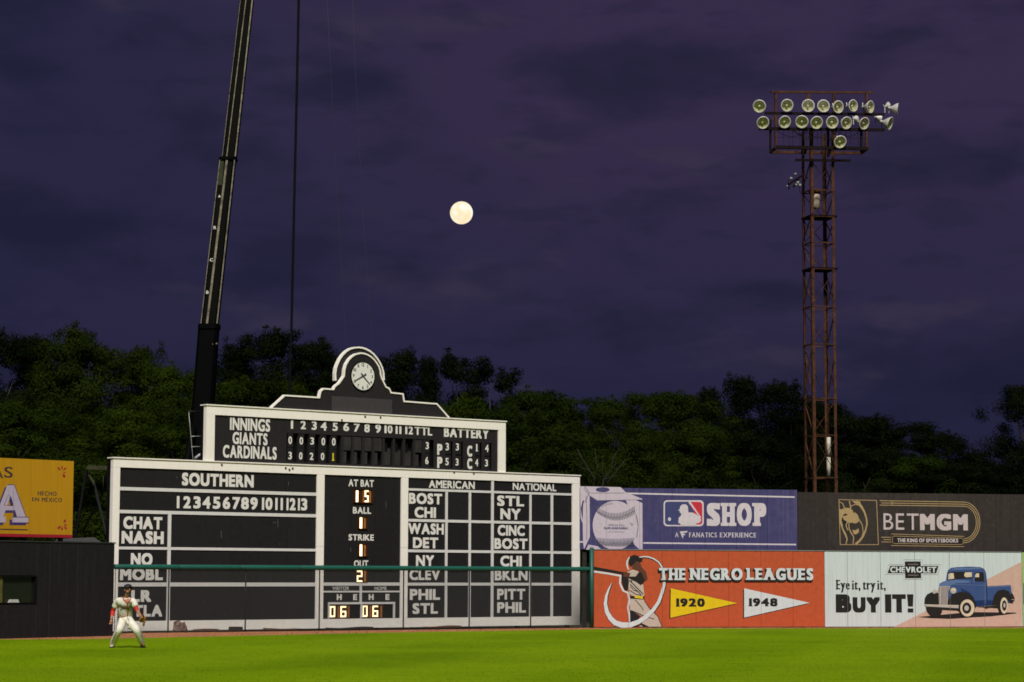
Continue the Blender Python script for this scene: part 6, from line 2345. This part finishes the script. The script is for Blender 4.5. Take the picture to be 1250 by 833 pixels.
te = [('top', 'seat'), ('seat', 'hipL'), ('hipL', 'thL'), ('thL', 'knL'), ('knL', 'caL'), ('caL', 'ciL'), ('ciL', 'anL'), ('anL', 'cuL'), ('seat', 'hipR'), ('hipR', 'thR'), ('thR', 'knR'), ('knR', 'caR'), ('caR', 'ciR'), ('ciR', 'anR'), ('anR', 'cuR')]
tro = skin('trousers', (tv, te), m_uni, per)
gus = J(152.7, 758.2, -.02)
skin('trouser_gusset', ({'a': (hipL.lerp(knL, .12), (.105, .105)), 'b': (hipL + Vector((0, 0, .02)), (.122, .122)), 'c': (gus + Vector((0, 0, .035)), (.125, .115)), 'd': (hipR + Vector((0, 0, .02)), (.124, .124)), 'e': (hipR.lerp(knR, .12), (.120, .120)), 'f': (hipR.lerp(knR, .30), (.116, .116)), 'g': (hipR.lerp(knR, .45), (.100, .100))}, [('a', 'b'), ('b', 'c'), ('c', 'd'), ('d', 'e'), ('e', 'f'), ('f', 'g')]), m_uni, tro)
for s_, sh, el, ha in (('L', shL, elL, haL), ('R', shR, elR, haR)):
    e1 = el.lerp(ha, .62 if s_ == 'L' else .22)
    skin('red_undersleeve', ({'a': (sh.lerp(el, .5), .060), 'b': (el, .056), 'c': (e1, .052)}, [('a', 'b'), ('b', 'c')]), m_redc, per)


# surface trims follow the jersey by ray casting onto it
def on_surface(ob, pts, lift=.006):
    out = []
    for x, z in pts:
        hit, loc, nor, idx = ob.ray_cast(Vector((x, -3, z)), Vector((0, 1, 0)))
        if hit:
            out.append(loc + Vector((0, -lift, 0)))
    return out


bpy.context.view_layer.update()


def pz(px, py):
    return ((px - 156) / PS, (789.8 - py) / PS)


def trim(name, ob, pl, r_, mat, n=14):
    pts = []
    for a, b in zip(pl, pl[1:]):
        for k in range(n):
            t_ = k / n
            pts.append(pz(a[0] + (b[0] - a[0]) * t_, a[1] + (b[1] - a[1]) * t_))
    pts.append(pz(*pl[-1]))
    sp_ = on_surface(ob, pts)
    if len(sp_) > 2:
        bm = bmesh.new()
        tube(bm, sp_, r_, 6)
        obj(name, bm, mat, ob)


nb = bmesh.new()
rows_ = []
for k in range(7):
    t_ = k / 6
    a_ = on_surface(jer, [pz(151.2 + 5.2 * t_, 729.2 + 6.6 * t_)], .010)
    b_ = on_surface(jer, [pz(160.6 - 3.4 * t_, 729.4 + 6.4 * t_)], .010)
    m_ = on_surface(jer, [pz((151.2 + 5.2 * t_ + 160.6 - 3.4 * t_) / 2, 729.3 + 6.5 * t_)], .010)
    if a_ and b_ and m_:
        rows_.append([nb.verts.new(p) for p in (a_[0], m_[0], b_[0])])
for r1_, r2_ in zip(rows_, rows_[1:]):
    for k in range(2):
        nb.faces.new((r1_[k], r1_[k + 1], r2_[k + 1], r2_[k]))
obj('bare_throat', nb, m_skin, jer, smooth=True)
trim('piping', jer, [(150.2, 728.2), (152.4, 732.6), (156.8, 736.0)], .013, m_redt)
trim('piping', jer, [(161.4, 728.6), (160.2, 732.8), (157.4, 736.0)], .013, m_redt)
trim('piping', jer, [(157.0, 736.0), (156.8, 744), (155.6, 752.4)], .013, m_redt)
trim('piping', jer, [(144.6, 750.2), (149, 752.4), (155, 753.0)], .006, m_redt)
for k, (a, b) in enumerate(((147.6, 743.6), (149.2, 742.6), (150.8, 742.2), (152.4, 741.4), (154.2, 740.6), (158.6, 739.8), (160, 740.4))):
    trim('team_script', jer, [(a, b - 1.3), (a + .9, b + .3), (a + .2, b + 1.4)], .009, m_navyt, 5)
trim('number_patch', jer, [(161, 735.2), (162.6, 735.0)], .014, m_redt, 5)
trim('side_stripe', tro, [(145.4, 758.5), (144.2, 763), (143.8, 768.5)], .011, M('grey_stripe', (0.16, 0.15, 0.18), .8))
trim('side_stripe', tro, [(144.2, 770.5), (140.6, 777), (137.0, 783)], .007, m_redt)

# face: nose, brow, ears, eyes, mouth, beard; head turned to picture right and slightly up
fd = Vector((.50, -.84, .16)).normalized()
fs = Vector((fd.y, -fd.x, 0)).normalized() * -1
hc = hd + Vector((.004, -.012, -.012))


def fp(a, b, c):
    return hc + fd * a + fs * b + Vector((0, 0, c))


bm = bmesh.new()
bmesh.ops.create_icosphere(bm, subdivisions=2, radius=.018, matrix=Matrix.Translation(fp(.104, 0, -.012)) @ Matrix.Diagonal((1, 1, 1.5, 1)))
obj('nose', bm, m_skin, per, smooth=True)
for s_ in (-1, 1):
    bm = bmesh.new()
    bmesh.ops.create_icosphere(bm, subdivisions=2, radius=.0105, matrix=Matrix.Translation(fp(.083, s_ * .032, .012)))
    obj('eye', bm, M('eye_dark', (0.03, 0.02, 0.02), .2), per, smooth=True)
bm = bmesh.new()
tube(bm, [fp(.082, -.026, -.056), fp(.094, 0, -.054), fp(.082, .026, -.056)], .007, 6)
obj('mouth', bm, M('lip', (0.16, 0.05, 0.04), .5), per, smooth=True)
for s_ in (-1, 1):
    bm = bmesh.new()
    bmesh.ops.create_icosphere(bm, subdivisions=2, radius=.026, matrix=Matrix.Translation(fp(.0, s_ * .083, -.005)) @ Matrix.Diagonal((.6, .6, 1.2, 1)))
    obj('ear', bm, m_skin, per, smooth=True)
skin('beard', ({'a': (fp(.020, -.060, -.060), .016), 'b': (fp(.060, -.03, -.094), .013), 'c': (fp(.076, 0, -.100), .018), 'd': (fp(.060, .03, -.094), .016), 'e': (fp(.020, .060, -.060), .016)}, [('a', 'b'), ('b', 'c'), ('c', 'd'), ('d', 'e')]), m_hair, per)
bm = bmesh.new()
bmesh.ops.create_uvsphere(bm, u_segments=20, v_segments=12, radius=.094, matrix=Matrix.Translation(hc - fd * .016 + Vector((0, 0, .006))))
bmesh.ops.bisect_plane(bm, geom=list(bm.verts) + list(bm.edges) + list(bm.faces), plane_co=hc + fd * .01, plane_no=(fd - Vector((0, 0, .3))).normalized(), clear_outer=True)
obj('hair', bm, m_hair, per, smooth=True)
# cap: crown and brim
bm = bmesh.new()
q = Matrix.Translation(hc + Vector((0, 0, .058)) - fd * .008) @ Matrix.Rotation(math.atan2(fd.y, fd.x), 4, 'Z') @ Matrix.Rotation(-.34, 4, 'Y')
lathe(bm, [(.104, -.022), (.106, .0), (.100, .036), (.078, .068), (.040, .086), (.001, .090)], 20, q)
cap = obj('cap', bm, m_navyc, per, smooth=True)
bm = bmesh.new()
ring = []
for k in range(13):
    a = -1.15 + 2.3 * k / 12
    i_ = bm.verts.new(q @ Vector((.100 * math.cos(a), .100 * math.sin(a), -.010)))
    rr = .100 + .058 * math.cos(a * 1.25) ** .8 if abs(a * 1.25) < PI / 2 else .101
    o1 = bm.verts.new(q @ Vector((rr * math.cos(a * .92), rr * math.sin(a * .92), -.020 - .010 * abs(math.sin(a)))))
    i2 = bm.verts.new(q @ Vector((.100 * math.cos(a), .100 * math.sin(a), -.018)))
    o2 = bm.verts.new(q @ Vector((rr * math.cos(a * .92), rr * math.sin(a * .92), -.027 - .010 * abs(math.sin(a)))))
    ring.append((i_, o1, i2, o2))
for a, b2 in zip(ring, ring[1:]):
    bm.faces.new((a[0], a[1], b2[1], b2[0]))
    bm.faces.new((a[2], b2[2], b2[3], a[3]))
    bm.faces.new((a[1], a[3], b2[3], b2[1]))
obj('brim', fix(bm), m_navyc, cap, smooth=True)
bm = bmesh.new()
bmesh.ops.create_icosphere(bm, subdivisions=1, radius=.009, matrix=Matrix.Translation(q @ Vector((0, 0, .092))))
obj('cap_button', bm, m_navyc, cap)

# bare hand, picture left: palm, four curled fingers, thumb
fdir = (haL - elL).normalized()
palm = haL + fdir * .055
hv = {'w': (haL, (.026, .022)), 'p': (palm, (.034, .020)), 'p2': (palm + fdir * .03, (.036, .018))}
skin('hand', (hv, [('w', 'p'), ('p', 'p2')]), m_skin, per, 1)
side = Vector((.9, .2, .1)).normalized()
for k, ln in enumerate((.062, .072, .068, .052)):
    b0 = palm + fdir * .04 + side * (-.027 + k * .018)
    cv_ = Vector((.15, -.5, -.1))
    p1 = b0 + (fdir + cv_ * .2).normalized() * ln * .45
    p2 = p1 + (fdir + cv_ * 1.0).normalized() * ln * .33
    p3 = p2 + (fdir * .6 + cv_ * 1.8).normalized() * ln * .25
    skin('finger', ({'a': (b0, .0095), 'b': (p1, .009), 'c': (p2, .0085), 'd': (p3, .007)}, [('a', 'b'), ('b', 'c'), ('c', 'd')]), m_skin, per, 1)
b0 = palm + side * .03 - fdir * .01
skin('thumb', ({'a': (b0, .012), 'b': (b0 + side * .026 + fdir * .024, .0105), 'c': (b0 + side * .034 + fdir * .054 + Vector((0, -.01, 0)), .009)}, [('a', 'b'), ('b', 'c')]), m_skin, per, 1)
# baseball glove on the other hand
gd = (haR - elR).normalized()
gc = J(178.4, 756.3, -.58)
gs = gd.cross(Vector((0, -1, 0))).normalized()
gv = {'w': (haR, (.055, .05)), 'h': (haR.lerp(gc, .6), (.10, .10)), 'p': (gc, (.125, .125))}
glv = skin('baseball_glove', (gv, [('w', 'h'), ('h', 'p')]), m_glove, per)
up = Vector((.18, -.25, .95)).normalized()
for k in range(4):
    b0 = gc + gd * (.045 - .008 * k) + up * (.055 - .040 * k)
    dd_ = (gd * (.65 + .15 * k) + up * (.62 - .34 * k) + Vector((0, -.25, 0))).normalized()
    p1 = b0 + dd_ * .065
    p2 = p1 + (dd_ + Vector((0, -.6, 0))).normalized() * .05
    skin('glove_finger', ({'a': (b0, .034), 'b': (p1, .033), 'c': (p2, .026)}, [('a', 'b'), ('b', 'c')]), m_glove, glv, 1)
b0 = gc + up * .07 - gd * .03
skin('glove_thumb', ({'a': (b0, .026), 'b': (b0 + up * .06 + Vector((-.01, -.03, 0)), .024), 'c': (b0 + up * .09 + gd * .03 + Vector((0, -.06, 0)), .018)}, [('a', 'b'), ('b', 'c')]), m_glove, glv, 1)
bm = bmesh.new()
for k in range(3):
    p0 = gc + up * (.085 + .012 * k) + gd * (-.01) + Vector((0, -.05, 0))
    bar(bm, p0, p0 + gd * .085, .006, .006)
    bar(bm, gc + up * .07 + gd * (.01 + .025 * k) + Vector((0, -.05, 0)), gc + up * .12 + gd * (.01 + .025 * k) + Vector((0, -.055, 0)), .006, .006)
obj('glove_webbing', fix(bm), M('dark_leather', (0.05, 0.022, 0.008), .6), glv)
# shoes
for s_, an, tw_, ma, mb_ in (('L', anL, Vector((-.08, -1, 0)), m_shoew, m_shoeb), ('R', anR, Vector((.45, -1, 0)), m_shoeb, m_shoeb)):
    t_ = tw_.normalized()
    h0 = Vector((an.x, an.y, .040)) - t_ * .07
    sv = {'heel': (h0, (.040, .038)), 'mid': (h0 + t_ * .10 + Vector((0, 0, .012)), (.043, .044)), 'ball': (h0 + t_ * .19, (.050, .034)), 'toe': (h0 + t_ * .25 + Vector((0, 0, -.008)), (.036, .026)), 'ank': (an + Vector((0, 0, -.02)), (.050, .050))}
    sh_ = skin('shoe', (sv, [('heel', 'mid'), ('mid', 'ball'), ('ball', 'toe'), ('mid', 'ank')]), ma, per, 2, 1)
    bm = bmesh.new()
    n_ = Vector((-t_.y, t_.x, 0))
    pts = []
    for a_, w in ((-.045, .030), (-.02, .040), (.10, .042), (.19, .050), (.25, .040), (.285, .018)):
        pts.append((h0 + t_ * a_, w))
    lo = [p + n_ * w for p, w in pts] + [p - n_ * w for p, w in pts[::-1]]
    a1 = [bm.verts.new((p.x, p.y, .001)) for p in lo]
    a2 = [bm.verts.new((p.x, p.y, .020)) for p in lo]
    bm.faces.new(a1)
    bm.faces.new(a2[::-1])
    for k in range(len(lo)):
        bm.faces.new((a1[k], a1[(k + 1) % len(lo)], a2[(k + 1) % len(lo)], a2[k]))
    obj('sole', fix(bm), mb_, sh_)
